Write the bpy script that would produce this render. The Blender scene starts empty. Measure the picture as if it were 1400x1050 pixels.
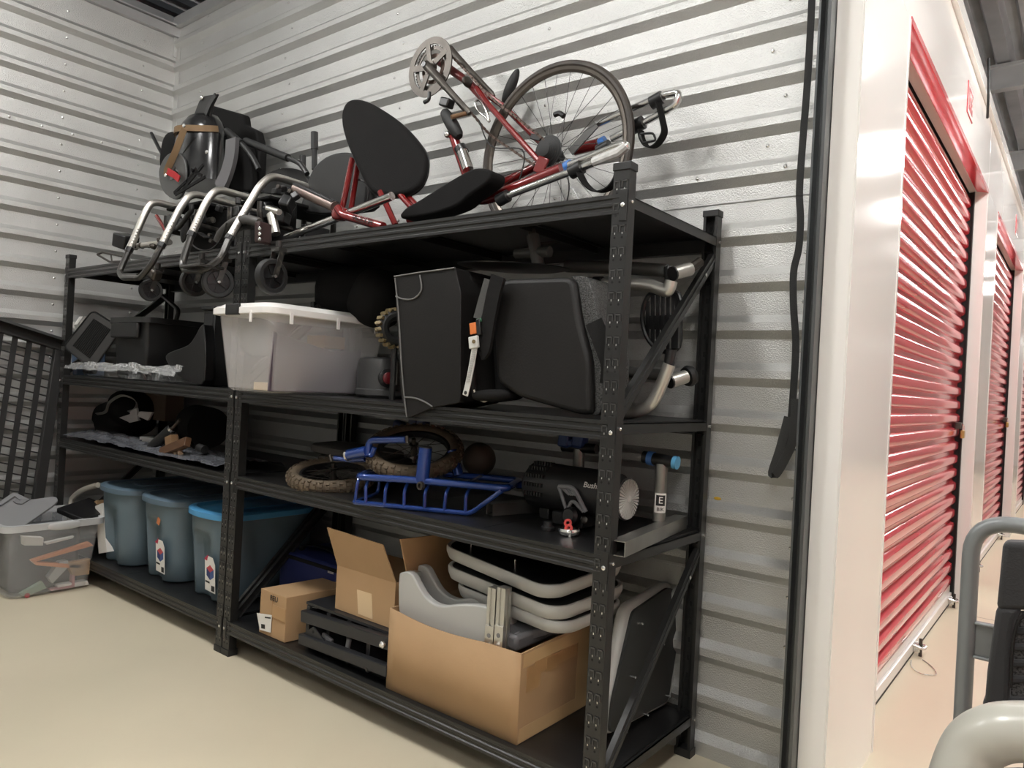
import bpy, bmesh, math, random
from mathutils import Vector, Matrix, Euler
random.seed(7)
SC = bpy.context.scene
COL = SC.collection
# ------------------------------------------------------------------ camera
YAW, PITCH, ROLL, FPX = math.radians(38.264), 0.0, math.radians(3.033), 1000.4
CAM = Vector((0.993, -1.722, 1.2135))
FW = Vector((-math.sin(YAW), math.cos(YAW), 0))
_r0 = FW.cross(Vector((0, 0, 1))).normalized(); _u0 = _r0.cross(FW)
RT = _r0 * math.cos(ROLL) + _u0 * math.sin(ROLL)
UP = -_r0 * math.sin(ROLL) + _u0 * math.cos(ROLL)
cd = bpy.data.cameras.new('camera'); co = bpy.data.objects.new('camera', cd); COL.objects.link(co)
cd.sensor_fit = 'HORIZONTAL'; cd.sensor_width = 36; cd.lens = 36 * FPX / 1400; cd.clip_start = .02
M = Matrix((RT, UP, -FW)).transposed().to_4x4(); M.translation = CAM
co.matrix_world = M
SC.camera = co
# ------------------------------------------------------------------ world, exposure
w = bpy.data.worlds.new('world'); SC.world = w; w.use_nodes = True
w.node_tree.nodes['Background'].inputs[0].default_value = (.8, .85, .9, 1)
w.node_tree.nodes['Background'].inputs[1].default_value = .05
SC.view_settings.view_transform = 'Standard'; SC.view_settings.look = 'None'
SC.view_settings.gamma = 1; SC.view_settings.use_curve_mapping = False
SC.view_settings.exposure = 0.28
LIGHT, FILL_UNIT = 44.0, 58.0
FIXTURES = [(1.3, y) for y in (-5.3, -3.3, -1.3, 0.7, 2.7, 4.7, 6.7, 8.7, 10.7, 12.7)] + [(-.75, -1.05), (-2.75, -1.25)]  # last two: fill lights added over the unit to brighten its walls


# ------------------------------------------------------------------ helpers
def P(px, py, x=None, y=None, z=None):
    """a point of the room on the plane x=, y= or z= (photo measured at 1400x1050)"""
    d = FW + RT * ((px - 700) / FPX) - UP * ((py - 525) / FPX)
    k, v = (0, x) if x is not None else (1, y) if y is not None else (2, z)
    return CAM + d * ((v - CAM[k]) / d[k])


def PP(px, py, o, n):
    d = FW + RT * ((px - 700) / FPX) - UP * ((py - 525) / FPX)
    o, n = Vector(o), Vector(n)
    return CAM + d * ((o - CAM).dot(n) / d.dot(n))


def V(*a): return Vector(a)


def rot(rx=0, ry=0, rz=0): return Euler((math.radians(rx), math.radians(ry), math.radians(rz))).to_matrix()


def fillet(pts, r, n=5, closed=False):
    pts = [Vector(p) for p in pts]; out = []; N = len(pts)
    for i, p in enumerate(pts):
        if not closed and i in (0, N - 1): out.append(p); continue
        a, b = pts[i - 1], pts[(i + 1) % N]
        da, db = a - p, b - p
        ra = min(r, da.length * .48, db.length * .48)
        s, e = p + da.normalized() * ra, p + db.normalized() * ra
        for k in range(n + 1):
            t = k / n; out.append(s * (1 - t) ** 2 + p * 2 * t * (1 - t) + e * t * t)
    return out


def spl(pts, n=6, closed=False):
    pts = [Vector(p) for p in pts]; N = len(pts); out = []
    g = (lambda i: pts[i % N]) if closed else (lambda i: pts[max(0, min(N - 1, i))])
    for i in range(N if closed else N - 1):
        a, b, c, d = g(i - 1), g(i), g(i + 1), g(i + 2)
        for k in range(n):
            t = k / n
            out.append(.5 * (2 * b + (c - a) * t + (2 * a - 5 * b + 4 * c - d) * t * t + (3 * b - a - 3 * c + d) * t ** 3))
    if not closed: out.append(pts[-1])
    return out


OFF = {}


class MB:
    def __init__(s): s.v = []; s.f = []

    def add(s, v, f):
        o = len(s.v); s.v += [Vector(p) for p in v]; s.f += [tuple(i + o for i in q) for q in f]; return s

    def box(s, c, d, R=None):
        c = Vector(c); h = [x / 2 for x in d]; v = []
        for i in range(8):
            q = Vector((h[0] if i & 1 else -h[0], h[1] if i & 2 else -h[1], h[2] if i & 4 else -h[2]))
            v.append(c + (R @ q if R else q))
        return s.add(v, [(0, 2, 3, 1), (4, 5, 7, 6), (0, 1, 5, 4), (2, 6, 7, 3), (0, 4, 6, 2), (1, 3, 7, 5)])

    def bx(s, x0, x1, y0, y1, z0, z1):
        return s.box(((x0 + x1) / 2, (y0 + y1) / 2, (z0 + z1) / 2), (x1 - x0, y1 - y0, z1 - z0))

    def bar(s, a, b, wd, ht, up=(0, 0, 1)):
        """box beam from a to b"""
        a, b = Vector(a), Vector(b); t = (b - a); L = t.length; t.normalize()
        u = Vector(up); sd = t.cross(u).normalized(); u = sd.cross(t)
        return s.box((a + b) / 2, (L, wd, ht), Matrix((t, sd, u)).transposed())

    def tube(s, pts, r, n=10, closed=False, cap=True, flat=None):
        pts = [Vector(p) for p in pts]; N = len(pts)
        rs = r if isinstance(r, (list, tuple)) else [r] * N
        T = []
        for i in range(N):
            a = pts[i - 1] if (i or closed) else pts[0]; b = pts[(i + 1) % N] if (i < N - 1 or closed) else pts[-1]
            d = b - a; T.append(d.normalized() if d.length > 1e-9 else Vector((0, 0, 1)))
        u = T[0].orthogonal().normalized()
        if flat is not None:
            u = Vector(flat[0]); u = (u - T[0] * u.dot(T[0])).normalized()
        base = len(s.v)
        for i in range(N):
            u = (u - T[i] * u.dot(T[i]))
            u = u.normalized() if u.length > 1e-6 else T[i].orthogonal().normalized()
            if flat is not None:
                q = Vector(flat[0]); q = q - T[i] * q.dot(T[i]); u = q.normalized() if q.length > 1e-6 else u
            w_ = T[i].cross(u)
            k = flat[1] if flat else 1
            for j in range(n):
                a = 2 * math.pi * (j + .5) / n; s.v.append(pts[i] + (u * math.cos(a) + w_ * math.sin(a) * k) * rs[i])
        for i in range(N if closed else N - 1):
            i2 = (i + 1) % N
            for j in range(n):
                j2 = (j + 1) % n
                s.f.append((base + i * n + j, base + i * n + j2, base + i2 * n + j2, base + i2 * n + j))
        if cap and not closed:
            s.f.append(tuple(base + j for j in range(n))[::-1]); s.f.append(tuple(base + (N - 1) * n + j for j in range(n)))
        return s

    def cyl(s, a, b, r, n=14, r2=None):
        return s.tube([a, b], [r, r if r2 is None else r2], n)

    def lathe(s, prof, o, ax, n=24, arc=1.0, cap=True):
        """prof: (radius, height along axis) list"""
        o = Vector(o); ax = Vector(ax).normalized(); u = ax.orthogonal().normalized(); w_ = ax.cross(u); b = len(s.v); m = len(prof)
        for r, h in prof:
            for j in range(n):
                a = 2 * math.pi * j / n; s.v.append(o + ax * h + (u * math.cos(a) + w_ * math.sin(a)) * r)
        for i in range(m - 1):
            for j in range(n):
                j2 = (j + 1) % n; s.f.append((b + i * n + j, b + i * n + j2, b + (i + 1) * n + j2, b + (i + 1) * n + j))
        if cap:
            if prof[0][0] > 1e-6: s.f.append(tuple(b + j for j in range(n))[::-1])
            if prof[-1][0] > 1e-6: s.f.append(tuple(b + (m - 1) * n + j for j in range(n)))
        return s

    def torus(s, c, ax, R, r, n=48, m=10, kz=1.0):
        c = Vector(c); ax = Vector(ax).normalized(); u = ax.orthogonal().normalized(); w_ = ax.cross(u); b = len(s.v)
        for i in range(n):
            a = 2 * math.pi * i / n; d = u * math.cos(a) + w_ * math.sin(a)
            for j in range(m):
                e = 2 * math.pi * j / m; s.v.append(c + d * (R + r * math.cos(e)) + ax * r * math.sin(e) * kz)
        for i in range(n):
            for j in range(m):
                i2, j2 = (i + 1) % n, (j + 1) % m
                s.f.append((b + i * m + j, b + i2 * m + j, b + i2 * m + j2, b + i * m + j2))
        return s

    def slab(s, pts, th):
        """planar outline extruded by vector th"""
        pts = [Vector(p) for p in pts]; th = Vector(th); n = len(pts); b = len(s.v)
        nr = Vector((0, 0, 0))
        for i in range(n): nr += pts[i].cross(pts[(i + 1) % n])
        if nr.dot(th) > 0: pts = pts[::-1]
        s.v += pts + [p + th for p in pts]
        s.f.append(tuple(range(b, b + n))); s.f.append(tuple(range(b + n, b + 2 * n))[::-1])
        for i in range(n):
            j = (i + 1) % n; s.f.append((b + i, b + n + i, b + n + j, b + j))
        return s

    def grid(s, fn, nu, nv, cu=False, cv=False):
        b = len(s.v)
        for i in range(nu):
            for j in range(nv): s.v.append(Vector(fn(i / (nu if cu else nu - 1), j / (nv if cv else nv - 1))))
        for i in range(nu if cu else nu - 1):
            for j in range(nv if cv else nv - 1):
                i2, j2 = (i + 1) % nu, (j + 1) % nv
                s.f.append((b + i * nv + j, b + i2 * nv + j, b + i2 * nv + j2, b + i * nv + j2))
        return s

    def loft(s, secs, cap=True, closed=True):
        b = len(s.v); n = len(secs[0])
        for q in secs: s.v += [Vector(p) for p in q]
        for i in range(len(secs) - 1):
            for j in range(n if closed else n - 1):
                j2 = (j + 1) % n; s.f.append((b + i * n + j, b + i * n + j2, b + (i + 1) * n + j2, b + (i + 1) * n + j))
        if cap: s.f.append(tuple(b + j for j in range(n))[::-1]); s.f.append(tuple(b + (len(secs) - 1) * n + j for j in range(n)))
        return s

    def ell(s, c, r, R=None, e=1.0, n=20, m=12):
        """superellipsoid; e<1 is boxier"""
        c = Vector(c); g = lambda x: math.copysign(abs(x) ** e, x); b = len(s.v)
        for i in range(m + 1):
            t = -math.pi / 2 + math.pi * i / m
            for j in range(n):
                p = 2 * math.pi * j / n
                q = Vector((r[0] * g(math.cos(t)) * g(math.cos(p)), r[1] * g(math.cos(t)) * g(math.sin(p)), r[2] * g(math.sin(t))))
                s.v.append(c + (R @ q if R else q))
        for i in range(m):
            for j in range(n):
                j2 = (j + 1) % n; s.f.append((b + i * n + j, b + i * n + j2, b + (i + 1) * n + j2, b + (i + 1) * n + j))
        return s

    def strap(s, pts, wd, th, wdir):
        """flat band along pts; wdir = width direction"""
        pts = [Vector(p) for p in pts]; N = len(pts); secs = []
        wdir = Vector(wdir)
        for i in range(N):
            t = (pts[min(N - 1, i + 1)] - pts[max(0, i - 1)]).normalized()
            q = wdir - t * wdir.dot(t); q.normalize(); nn = t.cross(q)
            secs.append([pts[i] + q * a * wd / 2 + nn * c * th / 2 for a, c in ((-1, -1), (1, -1), (1, 1), (-1, 1))])
        return s.loft(secs)

    def build(s, name, mat, par=None, smooth=35, bev=None, seg=2, solid=None, sub=0, kind=None, label=None, cat=None, group=None, org=None, fix=False):
        if par is not None: o = OFF[par.name]
        elif org is not None: o = Vector(org)
        else:
            lo = [min(p[i] for p in s.v) for i in range(3)]; hi = [max(p[i] for p in s.v) for i in range(3)]
            o = Vector(((lo[0] + hi[0]) / 2, (lo[1] + hi[1]) / 2, lo[2]))
        me = bpy.data.meshes.new(name); me.from_pydata([tuple(p - o) for p in s.v], [], s.f)
        if fix:
            bm = bmesh.new(); bm.from_mesh(me); bmesh.ops.remove_doubles(bm, verts=bm.verts, dist=1e-5)
            bmesh.ops.recalc_face_normals(bm, faces=bm.faces); bm.to_mesh(me); bm.free()
        me.validate()
        mats = mat if isinstance(mat, (list, tuple)) else [mat]
        for m_ in mats: me.materials.append(m_)
        if smooth:
            me.shade_smooth(); me.set_sharp_from_angle(angle=math.radians(smooth))
        ob = bpy.data.objects.new(name, me); COL.objects.link(ob)
        if par is not None: ob.parent = par
        else: ob.location = o
        OFF[ob.name] = o
        if solid: m_ = ob.modifiers.new('solid', 'SOLIDIFY'); m_.thickness = solid; m_.offset = 0
        if bev:
            m_ = ob.modifiers.new('bevel', 'BEVEL'); m_.width = bev; m_.segments = seg; m_.limit_method = 'ANGLE'; m_.angle_limit = math.radians(30)
            m_.harden_normals = False
        if sub: m_ = ob.modifiers.new('sub', 'SUBSURF'); m_.levels = sub; m_.render_levels = sub
        if kind: ob['kind'] = kind
        if label: ob['label'] = label
        if cat: ob['category'] = cat
        if group: ob['group'] = group
        return ob


def thing(name, label, cat, loc, group=None):
    e = bpy.data.objects.new(name, None); COL.objects.link(e); e.location = loc; e.empty_display_size = .05
    e['label'] = label; e['category'] = cat
    if group: e['group'] = group
    OFF[e.name] = Vector(loc); return e


def struct(name, loc=(0, 0, 0)):
    e = bpy.data.objects.new(name, None); COL.objects.link(e); e.location = loc; e['kind'] = 'structure'; OFF[e.name] = Vector(loc); return e


def copy_tree(o, loc=None, par=None, **tags):
    c = o.copy(); COL.objects.link(c); OFF[c.name] = OFF[o.name]
    if par is not None: c.parent = par
    if loc is not None: c.location = loc
    for k, v in tags.items(): c[k] = v
    for ch in [x for x in bpy.data.objects if x.parent == o]: copy_tree(ch, None, c)
    return c


def share(src, par, loc):
    """another piece with the same mesh"""
    c = src.copy(); COL.objects.link(c); c.parent = par; c.location = loc; OFF[c.name] = OFF[src.name]; return c


def text(name, body, loc, size, mat, par, X, Y, ext=.0006, align='CENTER'):
    """flat lettering: X = reading direction, Y = up direction"""
    cu = bpy.data.curves.new(name, 'FONT'); cu.body = body; cu.size = size; cu.extrude = ext; cu.align_x = align; cu.align_y = 'CENTER'
    tmp = bpy.data.objects.new(name, cu); COL.objects.link(tmp)
    bpy.context.view_layer.update()
    dg = bpy.context.evaluated_depsgraph_get(); me = bpy.data.meshes.new_from_object(tmp.evaluated_get(dg)); bpy.data.objects.remove(tmp)
    X = Vector(X).normalized(); Y = Vector(Y); Y = (Y - X * Y.dot(X)).normalized(); Z = X.cross(Y)
    R = Matrix((X, Y, Z)).transposed(); mb = MB()
    mb.add([R @ v.co + Vector(loc) for v in me.vertices], [tuple(p.vertices) for p in me.polygons])
    return mb.build(name, mat, par, smooth=None)


# ------------------------------------------------------------------ materials
def mat(name, col, rough=.5, metal=0.0, var=0.0, vs=8.0, bump=0.0, bs=60.0, coat=0.0, col2=None, alpha=None, trans=0.0, sheen=0.0, ior=1.5, rvar=0.0, stretch=None, thr=None, emis=None):
    m = bpy.data.materials.new(name); m.use_nodes = True; nt = m.node_tree; b = nt.nodes['Principled BSDF']
    I = b.inputs
    I['Base Color'].default_value = (*col, 1); I['Roughness'].default_value = rough; I['Metallic'].default_value = metal
    I['Coat Weight'].default_value = coat; I['Coat Roughness'].default_value = .08; I['IOR'].default_value = ior
    I['Transmission Weight'].default_value = trans; I['Sheen Weight'].default_value = sheen
    if alpha is not None: I['Alpha'].default_value = alpha
    if emis: I['Emission Color'].default_value = (*emis[0], 1); I['Emission Strength'].default_value = emis[1]
    tc = nt.nodes.new('ShaderNodeTexCoord'); src = tc.outputs['Object']
    if stretch:
        mp = nt.nodes.new('ShaderNodeMapping'); mp.inputs['Scale'].default_value = stretch; nt.links.new(src, mp.inputs[0]); src = mp.outputs[0]
    if var or col2 or rvar:
        nz = nt.nodes.new('ShaderNodeTexNoise'); nz.inputs['Scale'].default_value = vs; nz.inputs['Detail'].default_value = 5; nt.links.new(src, nz.inputs['Vector'])
        cr = nt.nodes.new('ShaderNodeValToRGB'); nt.links.new(nz.outputs['Fac'], cr.inputs[0])
        lo, hi = thr or (.3, .7)
        cr.color_ramp.elements[0].position = lo; cr.color_ramp.elements[1].position = hi
        c2 = col2 or tuple(c * (1 - var) for c in col)
        cr.color_ramp.elements[0].color = (*c2, 1); cr.color_ramp.elements[1].color = (*col, 1)
        if var or col2: nt.links.new(cr.outputs[0], I['Base Color'])
        if rvar:
            mr = nt.nodes.new('ShaderNodeMapRange'); mr.inputs[3].default_value = rough - rvar; mr.inputs[4].default_value = rough + rvar
            nt.links.new(nz.outputs['Fac'], mr.inputs[0]); nt.links.new(mr.outputs[0], I['Roughness'])
    if bump:
        nb = nt.nodes.new('ShaderNodeTexNoise'); nb.inputs['Scale'].default_value = bs; nb.inputs['Detail'].default_value = 3; nt.links.new(src, nb.inputs['Vector'])
        bp = nt.nodes.new('ShaderNodeBump'); bp.inputs['Strength'].default_value = bump; bp.inputs['Distance'].default_value = .004
        nt.links.new(nb.outputs['Fac'], bp.inputs['Height']); nt.links.new(bp.outputs[0], I['Normal'])
    return m


GALV = mat('galvanised_sheet', (.60, .60, .585), .42, .86, var=.1, vs=3, bump=.9, bs=230, rvar=.06)
TRIMG = mat('galvanised_trim', (.6, .6, .6), .35, .7, var=.12, vs=5)
DECK = mat('ceiling_deck', (.42, .43, .44), .4, .6, var=.25, vs=4)
CONC = mat('concrete_floor', (.70, .625, .47), .34, 0, var=.1, vs=1.3, bump=.08, bs=90, rvar=.08)
WHITE = mat('white_enamel', (.80, .785, .755), .10, 0, coat=.4, rvar=.04, vs=2)
WHITEB = mat('white_bottom_bar', (.74, .72, .69), .3, 0, coat=.2)
RED = mat('red_enamel', (.62, .060, .080), .16, 0, coat=.5, var=.08, vs=2)
DARK = mat('dark_gap', (.012, .012, .013), .8)
BLK = mat('black_powder_coat', (.016, .016, .0155), .36, .0, var=.15, vs=6, bump=.06, bs=500)
BLKD = mat('black_shelf_panel', (.010, .010, .0105), .34, 0, var=.2, vs=3)
HOLE = mat('punched_hole', (.004, .004, .004), .9)
EMB = mat('tab_highlight', (.075, .075, .073), .3, .2)  # tabs coloured lighter than the post for the highlights on their edges
ZINC = mat('zinc_bolt', (.75, .75, .73), .25, .9)
CHROME = mat('polished_tube', (.72, .71, .69), .16, 1.0, var=.06, vs=9)
ALU = mat('brushed_aluminium', (.62, .62, .60), .32, .95, var=.1, vs=12)
LAMP = mat('lamp_tube', (1, 1, 1), .5, emis=((1, .99, .965), LIGHT))
FILLU = mat('unit_fill_diffuser', (1, 1, 1), .5, emis=((1, .99, .965), FILL_UNIT))
RUB = mat('black_rubber', (.009, .009, .009), .6, bump=.1, bs=200)
PLAS = mat('black_plastic', (.009, .009, .0095), .35)
PLASM = mat('matte_black_plastic', (.012, .012, .012), .5, bump=.06, bs=250)
FAB = mat('black_fabric', (.009, .0086, .0085), .85, ior=1.28, bump=.35, bs=420, var=.2, vs=14)
VINYL = mat('black_vinyl', (.010, .0092, .0088), .5, ior=1.35, bump=.12, bs=160, var=.2, vs=5)
REDP = mat('red_frame_paint', (.18, .010, .010), .25, .1, coat=.5, var=.12, vs=7)
BLUEP = mat('blue_frame_paint', (.012, .045, .22), .22, .3, coat=.6, var=.1, vs=8)
CARD = mat('cardboard', (.41, .26, .135), .8, var=.09, vs=5, bump=.1, bs=70)
CARDD = mat('cardboard_inside', (.36, .21, .10), .85, var=.1, vs=5)
TAPE = mat('packing_tape', (.40, .235, .105), .3)
PAPER = mat('white_label', (.72, .70, .66), .6)
PAPERT = mat('tan_label', (.62, .46, .28), .6)
INK = mat('black_ink', (.015, .015, .015), .6)
GREYP = mat('grey_moulded_plastic', (.42, .42, .40), .38, var=.04, vs=6)
GREYD = mat('dark_grey_plastic', (.16, .16, .165), .45)
TOTE = mat('slate_blue_plastic', (.105, .15, .18), .42, var=.07, vs=4)
TOTEL = mat('slate_blue_lid', (.10, .15, .195), .36, var=.07, vs=4)
LIDB = mat('bright_blue_lid', (.07, .27, .50), .36)
NAVY = mat('navy_nylon', (.012, .02, .11), .6, bump=.2, bs=200, var=.2, vs=10)
# ------------------------------------------------------------------ the setting
S1, S2, S3, S4 = .146, .763, 1.128, 1.744
RW, RD, RH = 1.861, .629, 1.83
XL, YB = -3.89, .665          # left wall and back wall (flat of the sheet)
CEIL = 3.95
HALLX = 3.6
mb = MB().bx(XL - .1, HALLX + .1, -6.5, 18, -.12, 0)
mb.build('floor', CONC, smooth=None, kind='structure')
mj = MB()
fl = bpy.data.objects['floor']
for yy in (.35, 3.35, 6.6): mj.bx(.47, HALLX, yy - .002, yy + .002, -.001, .0006)
mj.build('control_joint', mat('joint_brown', (.2, .17, .13), .9), fl, smooth=None)  # thin joint lines in dark brown


def corrug(name, a, b, zs, flat, out, zmax, seam=()):
    """horizontal ribbed sheet from a to b (xy), ribs stand out along 'out'"""
    prof = []
    z = 0
    for zt in sorted(zs):
        for dz, d in ((-.080, 0), (-.052, .026), (-.026, .026), (0, 0)):
            if 0 <= zt + dz <= zmax: prof.append((zt + dz, d))
    if prof[0][0] > 0: prof.insert(0, (0, prof[0][1]))
    prof.append((zmax, prof[-1][1]))
    a, b, out = Vector((*a, 0)), Vector((*b, 0)), Vector((*out, 0))
    v = []; f = []
    for z, d in prof:
        v += [a + out * d + Vector((0, 0, z)), b + out * d + Vector((0, 0, z))]
    for i in range(len(prof) - 1): f.append((2 * i, 2 * i + 1, 2 * i + 3, 2 * i + 2))
    return v, f


SEAM = 1.868
zb = [.0725 + .1567 * k for k in range(12)]
zu = [1.995 + .156 * k for k in range(11)]
mb = MB()
zl = [z for z in zb if z < SEAM - .07]
v, f = corrug('', (XL - .05, YB), (.40, YB), zl, 0, (0, -1), SEAM); mb.add(v, f)
mb.build('wall_back', GALV, smooth=None, kind='structure', org=(XL, YB, 0))
wb = bpy.data.objects['wall_back']
mu = MB(); v, f = corrug('', (XL - .05, YB), (.40, YB), [z for z in zu if z > SEAM + .08], 0, (0, -1), 3.46)
v = [(p[0], p[1] - .0025, max(p[2], SEAM - .004)) for p in v]
mu.add(v, f); mu.build('upper_sheet', GALV, wb, smooth=None)
mu = MB()
# lapped edges of the sheets
for zz in (1.8665, .61): mu.bx(XL, .40, YB - .0042, YB + .001, zz - .0012, zz + .0012)
mu.build('lap_edge', TRIMG, wb, smooth=None)
sc = MB()
for k, zt in enumerate(zu[:10]):
    for i in range(5):
        x = -3.55 + i * .92 + (.05 if k % 2 else 0)
        sc.lathe([(.0065, 0), (.0065, .003), (.003, .0055)], (x, YB - .003, zt + .045), (0, -1, 0), 8)
for zt in zb[2:11:1]:
    for x in (-.02, .27): sc.lathe([(.006, 0), (.006, .003), (.003, .0055)], (x, YB - .001, zt + .04), (0, -1, 0), 8)
for i in range(14): sc.lathe([(.0065, 0), (.0065, .003), (.003, .0055)], (-3.7 + i * .3, YB - .0285, 1.995 - .039), (0, -1, 0), 8)
sc.build('screw_head', ZINC, wb, kind='stuff')
# left wall
mb = MB(); zlft = [z for z in [2.291 + .1597 * k for k in range(-14, 8)] if .05 < z < 3.38]
v, f = corrug('', (XL, -2.45), (XL, YB + .02), zlft, 0, (1, 0), 3.40); mb.add(v, f)
mb.build('wall_left', GALV, smooth=None, kind='structure', org=(XL, 0, 0)); wl = bpy.data.objects['wall_left']
sc = MB()
for zt in zlft:
    for yv in (-.62, .0, .45): sc.lathe([(.0065, 0), (.0065, .003), (.003, .0055)], (XL + .0005, yv, zt + .05), (1, 0, 0), 8)
for i in range(14): sc.lathe([(.0065, 0), (.0065, .003), (.003, .0055)], (XL + .0265, -1.6 + i * .165, 2.611 - .039), (1, 0, 0), 8)
sc.build('screw_head', ZINC, wl, kind='stuff')
mu = MB().bx(XL - .001, XL + .0015, -2.45, YB, 2.53, 2.5325); mu.build('lap_edge', TRIMG, wl, smooth=None)
# trims: corner strip, top channels
MB().bx(XL - .01, XL + .055, YB - .008, YB - .004, 2.75, 3.40).bx(XL - .01, XL + .012, YB - .03, YB + .01, 3.27, 3.40).build('trim_1', GALV, kind='structure', smooth=None)
MB().bx(XL - .02, XL + .03, -2.45, YB, 3.402, 3.46).bx(XL - .02, XL + .05, -2.45, YB, 3.465, 3.473).build('trim_2', TRIMG, kind='structure', smooth=None)
MB().bx(XL, .40, YB - .035, YB + .03, 3.462, 3.53).build('trim_3', TRIMG, kind='structure', smooth=None)
# unit side wall behind the camera's left and hall ends
mb = MB(); v, f = corrug('', (XL, -2.47), (.40, -2.47), [.07 + .157 * k for k in range(22)], 0, (0, 1), 3.54); mb.add(v, f)
mb.build('wall_front', GALV, smooth=None, kind='structure')
# ceiling deck: ribs along y
v = []; f = []; x = XL - 3.2; i = 0
prof = []
while x < HALLX + .3:
    prof += [(x, 0), (x + .09, 0), (x + .115, .06), (x + .175, .06), (x + .2, 0)]; x += .2
for x, d in prof: v += [(x, -6.5, CEIL + d), (x, 18, CEIL + d)]
for i in range(len(prof) - 1): f.append((2 * i, 2 * i + 1, 2 * i + 3, 2 * i + 2))
MB().add(v, f).build('ceiling', DECK, smooth=None, kind='structure', org=(0, 0, CEIL)); ce = bpy.data.objects['ceiling']
for k, yv in enumerate((-4.6, -2.1, .35, 2.75, 5.15, 7.55, 9.95, 12.35, 14.75)):
    m_ = MB()
    pr = [(-.04, 0), (.04, 0), (.04, .012), (.006, .012), (.006, .18), (.04, .18), (.04, .2), (-.04, .2), (-.04, .18), (-.006, .18), (-.006, .012), (-.04, .012)]
    m_.slab([(XL - 3, yv + a, 3.74 + b) for a, b in pr], (HALLX - XL + 3, 0, 0)); m_.build('beam', TRIMG, ce, smooth=None)
m_ = MB().bx(XL - .62, XL - .56, -2.4, 17, 3.60, 3.74).bx(XL - .30, XL - .22, -2.4, 17, 3.58, 3.64)
m_.build('joist', DECK, ce, smooth=None)
m_ = MB()
for k in range(24):
    yv = -.6 + k * .055
    m_.tube([(XL - .555, yv, 3.62), (XL - .555, yv + .0275, 3.72), (XL - .555, yv + .055, 3.62)], .009, 6)
m_.build('joist_web', ZINC, ce, kind='stuff')

# ------------------------------------------------------------------ hall facade with roll-up doors
FX, SX = .45, .372
COLS = [(.48, 1.11), (3.62, 4.25), (6.76, 7.39), (9.9, 10.53), (13.04, 13.67)]
HZ = 2.56
TOPZ = 2.98
fw_ = struct('wall_right')
for a, b in COLS:
    m_ = MB().slab([(.377, a, 0), (FX - .004, a, 0), (FX, a + .004, 0), (FX, b - .004, 0), (FX - .004, b, 0), (.377, b, 0)], (0, 0, HZ))
    m_.build('column_cover', WHITE, fw_, smooth=None)
    m_ = MB().bx(FX - .0005, FX + .002, a + .002, a + .02, 0, HZ).bx(FX - .0005, FX + .002, b - .02, b - .002, 0, HZ)
    m_.build('column_edge', WHITE, fw_, smooth=None)
yy = .48
for a, b in COLS:
    m_ = MB().bx(FX - .10, FX, a, b + 2.51 - .002, HZ + .001, TOPZ); m_.build('fascia_panel', WHITE, fw_, smooth=None, bev=.002)
m_ = MB().bx(FX - .15, FX + .022, .48, 16, TOPZ, TOPZ + .05).bx(FX - .15, FX + .012, .48, 16, TOPZ + .05, TOPZ + .11); m_.build('top_trim', WHITE, fw_, smooth=None, bev=.003)
m_ = MB().tube(fillet([(FX + .03, 3.02, 3.15), (FX + .035, 3.05, 2.93), (FX + .02, 3.2, 2.88)], .05), .007, 8).build('cable', RUB, fw_)


def slat_mesh(y0, y1, first):
    # one curtain rib, 84 mm pitch, rounded trapezoid
    pr = [(0, .0), (.010, .018), (.018, .021), (.046, .021), (.054, .018), (.064, .0), (.084, 0)]
    b = MB(); v = []; f = []
    for z, d in pr: v += [(.345 + d, y0, z), (.345 + d, y1, z)]
    for i in range(len(pr) - 1): f.append((2 * i + 1, 2 * i, 2 * i + 2, 2 * i + 3))
    n = len(v)
    b.add(v, f)
    return b


def rollup(idx, y0, y1, hdr=True, lockside=1, sign=None):
    d = struct('door_%d' % idx, (.345, y0, 0))
    first = None
    for k in range(29):
        z = .105 + k * .084
        if z > HZ - .06: break
        if first is None:
            first = slat_mesh(y0 + .03, y1 - .035, True); first.v = [p + Vector((0, 0, z)) for p in first.v]
            first = first.build('slat', RED, d, smooth=50); base = z
        else: share(first, d, (0, 0, z - base))
    MB().bx(.34, SX, y0 + .02, y1 - .02, .012, .062).bx(.34, SX - .012, y0 + .02, y1 - .02, .062, .105).build('bottom_bar', WHITEB, d, smooth=None, bev=.003)
    MB().bx(.34, SX - .001, y0 + .02, y1 - .02, .0, .012).build('bottom_seal', RUB, d, smooth=None)
    for yy, s_ in ((y0, 1), (y1, -1)):
        m_ = MB().bx(.335, .38, min(yy, yy + s_ * .012), max(yy, yy + s_ * .012), 0, HZ); m_.bx(.376, .382, min(yy, yy + s_ * .03), max(yy, yy + s_ * .03), 0, HZ)
        m_.build('guide', RUB, d, smooth=None)
    m_ = MB().slab([(FX + .001, y0 + .0, HZ), (FX + .001, y1, HZ), (FX - .055, y1 - .055, HZ), (FX - .055, y0 + .055, HZ)], (0, 0, -.008)); m_.build('header_soffit', RED, d, smooth=None)
    m_ = MB().bx(FX - .002, FX + .003, y0, y1, HZ - .012, HZ + .012); m_.build('header_lip', RED, d, smooth=None)
    m_ = MB().bx(.25, .34, y0, y1, 2.44, HZ + .3); m_.build('gap_shade', DARK, d, smooth=None)  # black box standing in for the shade in the gap above the curtain
    return d


DOORS = []
for i in range(4):
    DOORS.append(rollup(i + 1, COLS[i][1], COLS[i + 1][0]))
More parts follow.
